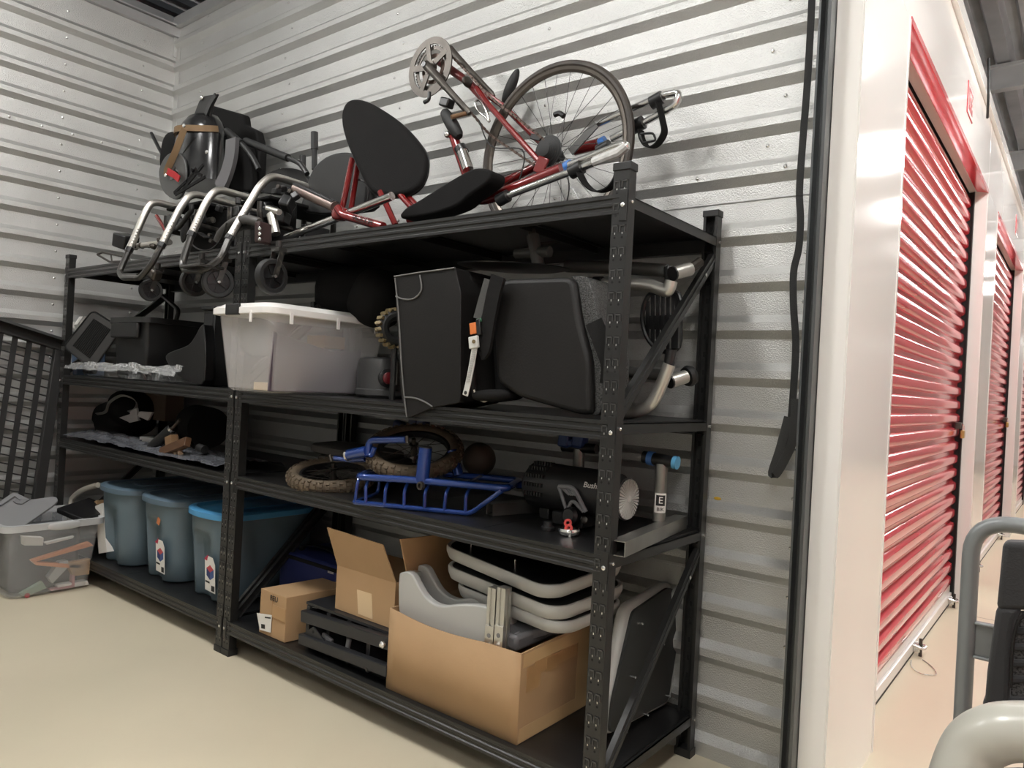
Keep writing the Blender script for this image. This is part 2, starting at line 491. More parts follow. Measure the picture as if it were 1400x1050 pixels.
# number plates over the doors
for i, d in enumerate(DOORS[:2]):
    y0 = COLS[i][1]; yc = y0 + 1.52
    pl = thing('number_plate', ['small red unit number plate above the nearest red door', 'small red unit number plate above the second red door'][i], 'sign', (FX, yc, 2.72), 'unit number plates over the hall doors')
    MB().bx(FX, FX + .004, yc - .10, yc + .10, 2.70, 2.86).build('plate', RED, pl, smooth=None, bev=.002)
    MB().bx(FX + .0041, FX + .0046, yc - .094, yc + .094, 2.706, 2.854).build('plate_border', WHITE, pl, smooth=None)
    MB().bx(FX + .0047, FX + .0052, yc - .075, yc + .075, 2.725, 2.835).build('plate_field', RED, pl, smooth=None)
    if i == 0: text('lettering', '173', (FX + .0056, yc, 2.78), .095, WHITE, pl, (0, 1, 0), (0, 0, 1))
    else: text('lettering', '171', (FX + .0054, yc, 2.78), .075, WHITE, pl, (0, 1, 0), (0, 0, 1))
# far hall wall opposite (seen only in reflections), hall end walls
wo = struct('wall_hall', (HALLX, 0, 0))
MB().bx(HALLX + .03, HALLX + .1, -6.5, 18, 0, CEIL).build('panel', WHITE, wo, smooth=None)
for k in range(8):
    y0 = -6 + k * 3.14; pr = [(0, 0), (.01, .02), (.05, .02), (.06, 0), (.084, 0)]
    v = []; f = []; n = 0
    for q in range(29):
        for z, dd in pr[:-1]: v += [(HALLX + .03 - dd, y0, .1 + z + q * .084), (HALLX + .03 - dd, y0 + 2.5, .1 + z + q * .084)]
    for q in range(len(v) // 2 - 1): f.append((2 * q, 2 * q + 1, 2 * q + 3, 2 * q + 2))
    MB().add(v, f).build('door_curtain', RED if k % 2 else WHITE, wo, smooth=None)
MB().bx(.4, HALLX, 17.9, 18, 0, CEIL).build('wall_hall_end', WHITE, smooth=None, kind='structure')
MB().bx(XL, HALLX, -6.6, -6.5, 0, CEIL).build('wall_rear', WHITE, smooth=None, kind='structure')
# hall lamps, then the fill lamps added over the unit
ORD = 'first second third fourth fifth sixth seventh eighth ninth tenth eleventh twelfth'.split()
for i, (lx, ly) in enumerate(FIXTURES):
    LZ = 3.18 if lx > 0 else 3.5
    if lx > 0: t = thing('box_light', 'white box lamp under the hall ceiling, %s counted from the rear wall' % ORD[i], 'lamp', (lx, ly, LZ), 'box lamps along the hall')
    else: t = thing('box_light', 'added white fill light over the storage unit, the one %s' % ('above the right rack' if lx > -1 else 'above the left rack'), 'lamp', (lx, ly, LZ), 'fill lights added over the storage unit')  # added fill, the hall lamps alone leave the unit walls dark
    MB().bx(lx - .16, lx + .16, ly - .31, ly + .31, LZ + .08, LZ + .13).build('housing', WHITE, t, smooth=None)
    MB().bx(lx - .15, lx + .15, ly - .30, ly + .30, LZ, LZ + .079).build('diffuser', LAMP if lx > 0 else FILLU, t, smooth=None, bev=.02)
    for q in (-.2, .2): MB().cyl((lx, ly + q, LZ + .13), (lx, ly + q, 3.96), .006, 6).build('hanger', ZINC, t)
# unit door track and jamb of the open unit
MB().bx(.366, .375, .43, .505, 0, 3.2).bx(.334, .375, .492, .502, 0, 3.2).bx(.334, .340, .452, .50, 0, 3.2).build('trim_4', mat('track_steel', (.10, .105, .108), .32, .5, var=.2, vs=4), smooth=None, kind='structure', org=(.355, .47, 0))
# ------------------------------------------------------------------ shelving racks
def beam_profile(z1, back=False):
    h = .053
    q = [(0, 0), (0, -.010), (.004, -.013), (.004, -.021), (0, -.024), (0, -.031), (.004, -.034), (.004, -.042), (0, -.045), (0, -h), (.028, -h), (.028, -h + .003), (.006, -h + .003), (.006, -.003), (.028, -.003), (.028, 0)]
    return q


def rack(label, x1, left_label):
    x0 = x1 - RW
    t = thing('shelving_rack', label, 'shelving', ((x0 + x1) / 2, RD / 2, 0), 'black steel shelving racks')
    wb_, fl_ = .05, .036
    slot_rows = [.075 + .0605 * k for k in range(29)]
    for (xa, front) in ((x0, 1), (x1 - wb_, 1), (x0, 0), (x1 - wb_, 0)):
        s = -1 if front else 1
        yo = 0 if front else RD            # outer face of the web
        yi = lambda d: yo - s * d
        th = .002
        pr = [(xa, yo), (xa + wb_, yo), (xa + wb_, yi(fl_)), (xa + wb_ - .009, yi(fl_)), (xa + wb_ - .009, yi(fl_ - th)), (xa + wb_ - th, yi(fl_ - th)),
              (xa + wb_ - th, yi(th)), (xa + th, yi(th)), (xa + th, yi(fl_ - th)), (xa + .009, yi(fl_ - th)), (xa + .009, yi(fl_)), (xa, yi(fl_))]
        m_ = MB().slab([(a, b, .012) for a, b in pr], (0, 0, RH - .03))
        up = m_.build('upright', BLK, t, smooth=None)
        hb = MB(); eb = MB(); sb = MB()
        for z in slot_rows:
            for cx in (xa + .0135, xa + .0365):
                if front:
                    hb.lathe([(.0036, 0), (.0036, .0004)], (cx - .001, yo - .0001, z - .023), (0, -1, 0), 8)
                    hb.bx(cx - .0075, cx + .0075, yo - .0003, yo + .0005, z + .0115, z + .0135)
                    # raised keyhole tab
                    eb.bx(cx - .0085, cx - .0065, yo - .0026, yo + .0005, z - .008, z + .011)
                    eb.bx(cx + .0065, cx + .0085, yo - .0026, yo + .0005, z - .008, z + .011)
                    eb.bx(cx - .0085, cx + .0085, yo - .0026, yo + .0005, z + .008, z + .011)
                    sb.bx(cx - .0018, cx + .0008, yo - .0014, yo + .0003, z - .0145, z - .009)
                else:
                    hb.bx(cx - .005, cx + .005, yo - .0026, yo + .0003, z - .006, z + .011)
                    eb.bx(cx + .005, cx + .0065, yo - .006, yo - .001, z - .006, z + .011)
        hb.build('slot', HOLE, up, smooth=None, kind='stuff'); eb.build('pressed_tab', EMB if front else BLK, up, smooth=None, kind='stuff')
        if front: sb.build('pressed_dot', ZINC, up, smooth=None, kind='stuff')
        ya, yb2 = (yo - .003, yo + fl_ + .003) if front else (yo - fl_ - .003, yo + .003)
        MB().bx(xa - .003, xa + wb_ + .003, ya, yb2, RH - .022, RH).build('post_cap', PLASM, t, smooth=None, bev=.002)
        MB().bx(xa - .004, xa + wb_ + .004, ya - .001, yb2 + .001, 0, .028).build('foot', PLASM, t, smooth=None, bev=.002)
    for z in (S1, S2, S3, S4):
        for front in (1, 0):
            s = -1 if front else 1; yo = -.0015 if front else RD + .0015
            pr = beam_profile(z)
            m_ = MB().slab([(x0 + .022, yo - s * a if not front else yo + a, z + b) for a, b in pr], (RW - .044, 0, 0))
            bm_ = m_.build('front_beam' if front else 'rear_beam', BLK, t, smooth=None)
            if front:
                for xe in (x0 + .003, x1 - .026):
                    MB().bx(xe, xe + .023, -.0034, -.0012, z - .075, z + .012).build('end_plate', BLK, bm_, smooth=None, bev=.002)
                    MB().lathe([(.0062, 0), (.0062, .003), (.0035, .0045)], (xe + .0115, -.0034, z - .032), (0, -1, 0), 12).build('bolt', ZINC, bm_)
        n = 4; pw = (RW - .02) / n
        for k in range(n):
            a = x0 + .01 + k * pw
            m_ = MB().bx(a + .001, a + pw - .001, .008, RD - .008, z - .004, z - .0005)
            m_.bx(a + .001, a + .004, .03, RD - .03, z - .028, z - .004).bx(a + pw - .004, a + pw - .001, .03, RD - .03, z - .028, z - .004)
            m_.bx(a + .03, a + .034, .03, RD - .03, z - .012, z - .004).bx(a + pw - .034, a + pw - .03, .03, RD - .03, z - .012, z - .004)
            m_.build('shelf_panel', BLKD, t, smooth=None)
        for xs, sd in ((x0 + .001, 1), (x1 - .001, -1)):
            m_ = MB().bx(min(xs, xs + sd * .003), max(xs, xs + sd * .003), .02, RD - .02, z - .036, z - .006)
            m_.bx(min(xs, xs + sd * .018), max(xs, xs + sd * .018), .04, RD - .04, z - .009, z - .006)
            cb = m_.build('side_bar', BLK, t, smooth=None)
            for yv in (.016, RD - .016): MB().lathe([(.005, 0), (.005, .004), (.003, .006)], (xs - sd * .001, yv, z - .021), (-sd, 0, 0), 8).build('bolt', ZINC, cb)
    for xs, sd in ((x0 + .006, 1), (x1 - .006, -1)):
        for za, zb_ in ((S1 - .02, S2 - .075), (S3 + .015, S4 - .075)):
            a, b = Vector((xs, .022, za)), Vector((xs, RD - .028, zb_)); dr = (b - a).normalized(); nn = Vector((0, -dr.z, dr.y))
            m_ = MB().bar(a, b, .003, .036, up=nn).bar(a + nn * .016 + Vector((sd * .008, 0, 0)), b + nn * .016 + Vector((sd * .008, 0, 0)), .016, .003, up=nn)
            m_.bar(a - nn * .016 + Vector((sd * .008, 0, 0)), b - nn * .016 + Vector((sd * .008, 0, 0)), .016, .003, up=nn)
            m_.bar(a + Vector((-sd * .003, 0, 0)), b + Vector((-sd * .003, 0, 0)), .004, .008, up=nn)
            br = m_.build('diagonal_brace', BLK, t, smooth=None)
            q = a.lerp(b, .87)
            MB().lathe([(.0062, 0), (.0062, .003), (.0035, .0045)], q + Vector((-sd * .004, 0, 0)), (-sd, 0, 0), 12).build('bolt', ZINC, br)
    return t


RACK_R = rack('right-hand black steel four-tier shelving rack with the red handcycle on top', 0, '')
RACK_L = rack('left-hand black steel four-tier shelving rack standing against the far corner', -RW - .008, '')
# ------------------------------------------------------------------ red handcycle on the right rack
STEELD = mat('dark_spoke', (.06, .06, .06), .3, .8)
TYRE = mat('worn_tyre', (.05, .040, .032), .55, var=.45, vs=20)
RIM = mat('rim_metal', (.11, .095, .08), .35, .7, var=.3, vs=14)
CRANKM = mat('tarnished_alloy', (.085, .075, .065), .42, .7, var=.3, vs=18)
CHAINM = mat('rusty_chain', (.10, .065, .05), .5, .5, var=.4, vs=60)
BLUEC = mat('blue_collar', (.05, .16, .45), .35)
CLEARW = mat('clear_wrap', (.85, .85, .83), .12, .3, var=.3, vs=40, bump=.8, bs=60)


def L2(pxs, y): return [P(a, b, y=y) for a, b in pxs]


HC = thing('handcycle', 'red recumbent handcycle with black padded seat lying on the top shelf', 'bicycle', (-.75, .33, S4))
hub = V(-.585, .45, 2.065); AY = V(0, 1, 0)
wheel = MB().torus(hub, AY, .3215, .0140, 72, 10).build('tyre', TYRE, HC)
pr = [(.300, -.009), (.311, -.011), (.311, .011), (.300, .009), (.292, .004), (.292, -.004), (.300, -.009)]
MB().lathe(pr, hub, AY, 72, cap=False).build('rim', RIM, wheel)
m_ = MB()
for k in range(32):
    a = 2 * math.pi * k / 32; b = a + (.55 if k % 4 < 2 else -.55); s = .028 if k % 2 else -.028
    m_.tube([hub + V(math.cos(b) * .02, s, math.sin(b) * .02), hub + V(math.cos(a) * .295, 0, math.sin(a) * .295)], .0011, 5)
m_.build('spoke', STEELD, wheel, kind='stuff')
MB().lathe([(.012, -.06), (.012, -.035), (.024, -.033), (.024, -.026), (.013, -.02), (.013, .02), (.024, .026), (.024, .033), (.012, .035), (.012, .06)], hub, AY, 18).build('hub', PLAS, wheel)
pr = [(.018, -.062)]
for k, r in enumerate((.026, .030, .035, .040, .046, .052, .058)): pr += [(r, -.060 + k * .0045), (r, -.058 + k * .0045), (r - .007, -.0578 + k * .0045)]
MB().lathe(pr + [(.02, -.028)], hub, AY, 30).build('cassette', RUB, HC, smooth=20)
# cranks and rings
cc = P(588, 92, y=.38)


def annul(r0, r1, t, c, n=48): return MB().lathe([(r0, -t), (r1, -t), (r1, t), (r0, t), (r0, -t)], c, AY, n, cap=False)


ring = annul(.094, .122, .0025, cc).build('chainring_guard', CRANKM, HC)
m_ = annul(.074, .088, .0018, cc + V(0, .010, 0), 40)
for k in range(40):
    a = 2 * math.pi * k / 40; m_.box(cc + V(math.cos(a) * .090, .010, math.sin(a) * .090), (.006, .003, .006), rot(0, -math.degrees(a), 0))
m_.build('chainring', CRANKM, ring, smooth=30)
annul(.046, .062, .0018, cc + V(0, .018, 0), 32).build('inner_chainring', CHAINM, ring)
m_ = MB()
for k in range(5):
    a = 2 * math.pi * k / 5 + .5; d = V(math.cos(a), 0, math.sin(a))
    m_.bar(cc + d * .012, cc + d * .105, .006, .024, up=d.cross(AY))
m_.lathe([(.028, -.008), (.028, .012)], cc, AY, 20)
m_.build('spider', CRANKM, ring)


def crank(a, b, nm):
    a, b = Vector(a), Vector(b); d = (b - a).normalized(); u = AY.cross(d)
    secs = []
    for t, w, th in ((-.06, .010, .010), (-.03, .017, .013), (0, .019, .014), (.12, .017, .013), (.5, .014, .010), (.9, .0135, .009), (1.0, .014, .009), (1.05, .009, .007)):
        c = a.lerp(b, t); secs.append([c + u * (w * math.cos(q * math.pi / 4)) + AY * (th * math.sin(q * math.pi / 4)) for q in range(8)])
    return MB().loft(secs).build(nm, CRANKM, HC, smooth=50)


ca = cc + V(0, -.022, 0); cb = P(639, 152, y=.355)
c1 = crank(ca, cb, 'crank_arm')
MB().lathe([(.011, -.004), (.011, .006)], ca + V(0, -.012, 0), AY, 14).build('crank_bolt', PLAS, c1)
MB().cyl(cb + V(0, .015, 0), cb + V(-.03, -.055, -.035), .009, 10).build('pedal_axle', mat('brown_axle', (.22, .13, .07), .5, .4), c1)
crank(P(615, 68, y=.50), P(672, 129, y=.50), 'far_crank_arm')
# hand grips
g = P(607, 152, y=.33); g2 = P(628, 187, y=.33)
MB().tube([g.lerp(g2, t) for t in (-.02, .05, .25, .6, .9, 1.0)], [.010, .019, .024, .026, .022, .014], 14).build('hand_grip', RUB, HC)
MB().box(P(611, 141, y=.33), (.05, .04, .035), rot(0, 20, 0)).build('grip_clamp', PLAS, HC, bev=.006)
MB().tube(spl(L2([(587, 126), (586, 136), (580, 140)], .36)), .008, 8).build('brake_lever', PLAS, HC)
MB().ell(P(698, 119, y=.54), (.022, .02, .075), rot(0, 28, 0)).build('hand_grip', RUB, HC)
MB().ell(P(612, 184, y=.32), (.014, .014, .014)).build('clamp_ball', CHROME, HC)
# frame
FR = MB()
a, b = P(620, 186, y=.34), P(646, 263, y=.34)
FR.tube([a, b], .019, 12).build('steering_post', REDP, HC)
MB().tube([P(632, 208, y=.33), P(640, 232, y=.33)], .022, 12).build('post_sleeve', CHROME, HC)
MB().tube([P(629, 202, y=.335), P(633, 209, y=.335)], .025, 12).build('post_collar', PLAS, HC)
MB().tube(fillet(L2([(600, 84), (640, 112), (664, 138)], .45), .03), [.017] * 8, 12).build('crank_boom', mat('dark_red_paint', (.16, .02, .02), .35, .2, var=.3, vs=12), HC)
MB().ell(P(639, 112, y=.42), (.012, .03, .022)).build('boom_clamp', CRANKM, HC)
MB().tube(fillet([P(652, 120, y=.42), P(665, 140, y=.405), P(740, 224, y=.40)], .05), .0115, 10).build('fork_blade', REDP, HC)
MB().tube(fillet([P(655, 122, y=.47), P(690, 146, y=.50), P(752, 209, y=.50)], .05), .0115, 10).build('fork_blade', REDP, HC)
MB().tube(fillet(L2([(768, 231), (705, 257), (664, 273), (645, 271)], .31), .03), .0205, 12).build('main_tube', REDP, HC)
MB().tube(fillet(L2([(650, 268), (620, 284), (560, 300)], .33), .03), .022, 12).build('main_tube', REDP, HC)
MB().tube(fillet(L2([(744, 222), (690, 249), (652, 268)], .48), .03), .017, 12).build('main_tube', REDP, HC)
MB().tube(L2([(786, 205), (818, 197)], .52), .021, 12).build('stub_tube', REDP, HC)
MB().box(P(740, 226, y=.39), (.05, .012, .06), rot(0, 25, 0)).build('dropout', REDP, HC, bev=.004)
# chain: two runs
m_ = MB()


def run(pts, y0, y1):
    q = [P(a, b, y=y0 + (y1 - y0) * i / (len(pts) - 1)) for i, (a, b) in enumerate(pts)]
    q = spl(q, 10); acc = 0; k = 0; L = [q[0]]
    for a, b in zip(q, q[1:]):
        L.append(b)
    tot = sum((b - a).length for a, b in zip(L, L[1:])); n = int(tot / .0127); st = tot / n; d = 0; i = 0; nodes = [L[0]]
    for a, b in zip(L, L[1:]):
        while d + (b - a).length >= len(nodes) * st - 1e-9 and len(nodes) <= n:
            nodes.append(a.lerp(b, (len(nodes) * st - d) / (b - a).length))
        d += (b - a).length
    for k, (a, b) in enumerate(zip(nodes, nodes[1:])): m_.bar(a, b, .010 if k % 2 else .006, .0085 if k % 2 else .0065, up=AY.cross(b - a))


run([(607, 66), (640, 100), (668, 130), (705, 160), (740, 188), (760, 208)], .41, .41)
run([(603, 118), (642, 152), (668, 182), (700, 205), (740, 232)], .41, .41)
m_.build('chain', CHAINM, HC, smooth=None, kind='stuff')
MB().tube(spl(L2([(650, 140), (654, 152), (664, 160), (669, 166), (664, 150), (656, 138)], .40), closed=True), .005, 8, closed=True).build('derailleur', CHROME, HC)
for i, q in enumerate((((655, 165), (672, 200), (714, 205), (712, 240), (700, 262)), ((776, 240), (778, 258), (774, 280)), ((628, 196), (640, 228), (655, 262), (668, 270)))):
    MB().tube(spl(L2(q, .36 if i != 1 else .4)), .0028, 6).build('brake_cable', RUB, HC)
# leg rests: bright tubes and straps
MB().tube(fillet(L2([(690, 269), (790, 231), (846, 209), (859, 198), (846, 198), (778, 226)], .24), .035), .0125, 12).build('leg_rest_tube', CHROME, HC)
m_ = MB().tube(L2([(811, 222), (846, 208), (857, 199)], .238), [.0135, .016, .0145], 10); m_.build('plastic_wrap', CLEARW, HC)
MB().tube(fillet(L2([(836, 190), (893, 161), (925, 143), (929, 126), (904, 131), (812, 172)], .50), .05), .0125, 12).build('leg_rest_tube', CHROME, HC)
for (a, b), y, r in (((688, 271), .24, .022), ((788, 232), .24, .023), ((872, 171), .50, .024), ((898, 137), .50, .023), ((826, 203), .25, .02)):
    c = P(a, b, y=y); d = V(.92, 0, .3).normalized()
    MB().tube([c - d * .022, c + d * .022], r, 12).build('tube_clamp', PLAS, HC)
for (a, b), y in (((777, 227), .25), ((824, 194), .51)):
    c = P(a, b, y=y); d = V(.92, 0, .3).normalized(); MB().tube([c - d * .012, c + d * .012], .018, 12).build('blue_collar', BLUEC, HC)
MB().strap(spl(L2([(792, 236), (801, 252), (815, 262), (832, 258), (843, 244), (846, 225)], .22)), .032, .004, (.2, 1, .1)).build('leg_strap', FAB, HC)
MB().strap(spl(L2([(900, 140), (906, 165), (908, 182), (898, 198), (886, 201), (878, 190), (876, 178)], .47)), .032, .004, (.2, 1, .1)).build('leg_strap', FAB, HC)
MB().tube(fillet(L2([(874, 183), (878, 196), (897, 192), (893, 182)], .46), .01, closed=True), .004, 6, closed=True).build('strap_buckle', PLAS, HC)
MB().bar(P(780, 208, y=.47), P(815, 170, y=.47), .006, .03).build('rear_stay', mat('grey_stay', (.08, .078, .075), .5), HC)
MB().tube(spl(L2([(758, 157), (765, 155), (771, 159)], .43), 4), .010, 8).build('reflector', PLAS, HC)
MB().box(P(733, 188, y=.42), (.05, .012, .022), rot(0, 20, 0)).build('pedal_reflector', PLAS, HC, bev=.003)
# seat back and seat
o = P(520, 200, y=.22); n = V(.42, -.88, .22).normalized()
out = spl([PP(a, b, o, n) for a, b in ((466, 160), (471, 141), (485, 134), (508, 140), (546, 165), (574, 195), (584, 216), (580, 242), (566, 259), (545, 266), (518, 265), (502, 254), (486, 222), (472, 188))], 4, True)
MB().slab(out, -n * .045).build('seat_back', FAB, HC, bev=.016, seg=4)
m_ = MB().tube([p + n * .0005 - n * .022 for p in out], .0035, 6, closed=True); m_.build('seat_piping', VINYL, HC)
out = spl(L2([(548, 298), (553, 285), (573, 273), (600, 256), (628, 239), (648, 230), (666, 231), (671, 239), (664, 251), (641, 267), (624, 281), (588, 293)], .18), 4, True)
MB().slab(out, (0, .085, 0)).build('seat_pad', FAB, HC, bev=.025, seg=4)
for q, y, r in ((((482, 216), (467, 290)), .22, .0125), (((490, 222), (480, 285)), .26, .012), (((520, 262), (541, 308)), .2, .0125), (((543, 262), (563, 284)), .24, .012), (((552, 262), (570, 282)), .27, .012)):
    MB().tube(L2(q, y), r, 10).build('seat_strut', REDP, HC)
MB().tube(L2([(392, 324), (466, 296), (536, 268)], .12), .0165, 12).build('axle_tube', CHROME, HC)
MB().tube(fillet(L2([(462, 284), (468, 294), (524, 310)], .09), .02), .017, 12).build('seat_rail', REDP, HC)
MB().ell(P(466, 293, y=.11), (.034, .03, .026), e=.6).build('seat_bracket', REDP, HC)
a, b = P(478, 296.5, y=.0725), P(514, 307, y=.0725)
text('lettering', 'FREEDOM', (a + b) / 2 + V(0, -.0008, .002), .027, INK, HC, b - a, (0, 0, 1))
MB().bx(-1.5, -.2, .30, .36, S4, S4 + .012).build('floor_rail', PLAS, HC, bev=.002)

# ------------------------------------------------------------------ wheelchairs
FRAMEB = mat('scuffed_black_tube', (.035, .033, .03), .3, .3, var=.5, vs=30, col2=(.16, .145, .12), thr=(.2, .42))
BRUSH = mat('satin_tube', (.52, .50, .46), .34, .9)


def caster(par, px, py, y, r, ax=(1, -.18, 0), wd=.026, top=.09):
    c = P(px, py, y=y); ax = Vector(ax).normalized()
    w = MB().lathe([(r * .72, -wd / 2), (r * .93, -wd / 2), (r, -wd * .28), (r, wd * .28), (r * .93, wd / 2), (r * .72, wd / 2), (r * .68, wd * .25), (r * .68, -wd * .25), (r * .72, -wd / 2)], c, ax, 28, cap=False).build('caster_wheel', RUB, par)
    m_ = MB().lathe([(r * .7, -wd * .22), (r * .7, wd * .22)], c, ax, 24)
    for k in range(5):
        a = 2 * math.pi * k / 5; u = ax.orthogonal().normalized(); d = u * math.cos(a) + ax.cross(u) * math.sin(a)
        m_.bar(c + d * r * .15, c + d * r * .66, .012, wd * .8, up=ax)
    m_.build('caster_hub', PLAS, w)
    MB().lathe([(.006, -wd * .8), (.006, wd * .8)], c, ax, 10).build('axle_bolt', ZINC, w)
    m_ = MB()
    for s in (-1, 1): m_.bar(c + ax * s * wd * .72, c + ax * s * wd * .72 + V(0, .025, top), .022, .004, up=ax)
    m_.box(c + V(0, .027, top + .006), (wd * 1.6, .035, .014)); m_.cyl(c + V(0, .027, top), c + V(0, .027, top + .04), .013, 12)
    m_.build('caster_fork', FRAMEB, par)
    return c


def holes(par, a, b, n, r, off):
    m_ = MB()
    for k in range(n):
        c = a.lerp(b, k / (n - 1)) + off; m_.lathe([(.0042, 0), (.0042, .0012)], c, off, 8)
    m_.build('adjustment_hole', HOLE, par, kind='stuff')


def front_tube(par, X, pts, low, r=.0170, yback=.42, foot=None):
    q = [P(a, b, x=X) for a, b in pts]
    top = V(X, yback, q[0].z - .01)
    path = fillet([top] + q, .055, 6)
    MB().tube(path, r, 12).build('front_tube', BRUSH, par)
    a, b = q[-2].lerp(q[-1], .45), q[-2].lerp(q[-1], .93); tw = (CAM - a).normalized()
    holes(par, a, b, 7, r, tw * (r * .96))
    return q


WA = thing('wheelchair', 'left rigid wheelchair without rear wheels below the glossy black seat shell', 'wheelchair', (-2.5, .2, S4), 'wheelchairs on the top shelf')
XA = P(162, 378, y=-.15).x; XA2 = P(206, 362, y=-.14).x
qa = front_tube(WA, XA, [(208, 275), (198, 292), (177, 341)], 0)
qb = front_tube(WA, XA2, [(262, 264), (248, 281), (221, 335)], 0)
fa = [qa[-1], P(163, 372, x=XA), P(168, 380, y=-.155), P(192, 380, y=-.155), P(208, 360, x=XA2), qb[-1]]
MB().tube(fillet(fa, .025, 4), .0140, 10).build('footrest', FRAMEB, WA)
MB().tube([P(170, 378, y=-.145), P(190, 378, y=-.145)], .0155, 10).build('footrest_sleeve', FRAMEB, WA)
for q in (qa, qb): MB().tube([q[-1] + (q[-2] - q[-1]).normalized() * .01, q[-1] - (q[-2] - q[-1]).normalized() * .012], .0185, 10).build('tube_collar', PLAS, WA)
z = qa[0].z
MB().bx(XA - .02, XA2 + .02, .07, .50, z - .028, z - .012).build('seat_pan', FAB, WA, bev=.006)
MB().tube([(XA - .03, .12, z - .10), (XA2 + .05, .12, z - .10)], .015, 10).build('camber_tube', FRAMEB, WA)
MB().tube([(XA, .32, z - .12), (XA2, .32, z - .12)], .017, 10).build('axle_tube', FRAMEB, WA)
for X in (XA, XA2):
    MB().tube(fillet([(X + .012, .06, z - .06), (X + .012, .06, z - .13), (X + .012, .42, z - .15), (X + .012, .42, z - .02)], .05), .0125, 10).build('side_frame', FRAMEB, WA)
    MB().bx(X - .005, X + .03, .25, .38, S4 + .001, z - .11).build('axle_plate', PLAS, WA, bev=.006)
MB().tube(fillet(L2([(231, 312), (243, 313), (262, 288), (262, 280)], .02), .03), .0115, 10).build('side_loop', PLAS, WA)
m_ = MB().box(P(172, 330, y=.07), (.09, .10, .075), rot(10, 15, 20)); m_.build('brake_block', PLAS, WA, bev=.008)
m_ = MB()
for k, (a, b) in enumerate(((185, 336), (196, 337), (205, 336), (212, 338), (222, 330), (178, 345))): m_.lathe([(.014, 0), (.014, .02), (.006, .03)], P(a, b, y=-.01 + .02 * (k % 3)), V(.3, -1, .2), 10)
m_.build('clamp_bolt', CRANKM, WA, kind='stuff')
MB().tube([P(182, 337, y=.0), P(232, 331, y=.0)], .014, 10).build('cross_tube', BRUSH, WA)
MB().tube([P(214, 295, y=.3), P(228, 318, y=.3)], .011, 8).build('side_guard_rod', REDP, WA)
MB().ell(P(253, 311, y=.06), (.03, .015, .075), rot(0, 12, 0)).build('heel_pad', PLASM, WA)
caster(WA, 206, 397, -.09, .052); caster(WA, 266, 386, -.09, .062)
MB().box(P(211, 375, y=-.08), (.06, .05, .05), rot(0, 25, 10)).build('fork_stem', CRANKM, WA, bev=.012)

MB().bx(XA - .01, XA2 + .03, .20, .215, S4 + .03, z - .03).build('underseat_shade', FAB, WA, bev=.004)  # black upright sheet added to darken the space under the seat
for k in range(5): MB().box((XA + .05 + .06 * k, .08 + .02 * (k % 2), z - .08 - .02 * (k % 3)), (.05, .06, .05), rot(10 * k, 20 * k, 15 * k)).build('linkage_block', PLAS, WA, bev=.008)

WB = thing('wheelchair', 'right rigid wheelchair without rear wheels, straddling the joint of the two racks', 'wheelchair', (-1.9, .2, S4), 'wheelchairs on the top shelf')
XB = P(247, 366, y=-.15).x; XB2 = P(313, 326, y=-.07).x
qa = front_tube(WB, XB, [(296, 258), (282, 276), (262, 320)], 0)
qb = front_tube(WB, XB2, [(386, 244), (370, 241), (355, 254), (314, 325)], 0)
fa = [qa[-1], P(249, 360, x=XB), P(252, 369, y=-.155), P(278, 370, y=-.15), P(302, 354, y=-.11), qb[-1]]
MB().tube(fillet(fa, .03, 4), .0150, 10).build('footrest', FRAMEB, WB)
MB().bx(P(258, 366, y=-.15).x, P(285, 370, y=-.15).x, -.19, -.08, P(268, 366, y=-.15).z - .004, P(268, 366, y=-.15).z + .008).build('footplate', FRAMEB, WB, bev=.003)
for q in (qa, qb): MB().tube([q[-1] + (q[-2] - q[-1]).normalized() * .01, q[-1] - (q[-2] - q[-1]).normalized() * .012], .0188, 10).build('tube_collar', PLAS, WB)
z = qa[0].z - .02
MB().bx(XB - .0, XB2 + .02, .10, .52, z - .028, z - .012).build('seat_pan', FAB, WB, bev=.006)
for X in (XB, XB2):
    MB().tube(fillet([(X + .012, .06, z - .05), (X + .012, .06, z - .13), (X + .012, .45, z - .15), (X + .012, .45, z - .02)], .05), .0135, 10).build('side_frame', FRAMEB, WB)
    MB().bx(X - .005, X + .03, .28, .42, S4 + .001, z - .10).build('axle_plate', PLAS, WB, bev=.006)
MB().tube([(XB, .12, z - .10), (XB2 + .05, .12, z - .10)], .016, 10).build('camber_tube', FRAMEB, WB)
MB().bx(XB, XB2 + .03, .22, .235, S4 + .03, z - .03).build('underseat_shade', FAB, WB, bev=.004)  # same added dark sheet, stands in for shade below this seat
for k in range(7): MB().box((XB + .04 + .06 * k, .09 + .02 * (k % 2), z - .07 - .025 * (k % 3)), (.055, .06, .05), rot(10 * k, 20 * k, 15 * k)).build('linkage_block', PLAS, WB, bev=.008)
MB().box(P(360, 319, y=-.03), (.028, .07, .085), rot(0, -4, 10)).build('caster_bracket', mat('brown_bracket', (.055, .03, .028), .5, .3, var=.4, vs=20), WB, bev=.006)
for k in range(3): MB().lathe([(.007, 0), (.007, .004), (.004, .006)], P(355.5, 312.5 + 7.2 * k, y=-.065), V(.3, -1, 0), 10).build('bracket_bolt', ZINC, WB)
MB().tube(spl(L2([(298, 330), (304, 318), (318, 305), (335, 300), (355, 304)], -.02)), [.020] * 24 + [.016], 12).build('brake_arm', mat('grey_brake_arm', (.07, .066, .062), .5, .2, var=.3, vs=12), WB)
MB().tube(spl(L2([(258, 330), (270, 340), (285, 342), (300, 330), (310, 305)], -.06)), .0035, 6).build('brake_cable', RUB, WB)
MB().strap(spl(L2([(258, 322), (270, 318), (283, 325)], -.07)), .03, .004, (0, 1, .2)).build('heel_strap', FAB, WB)
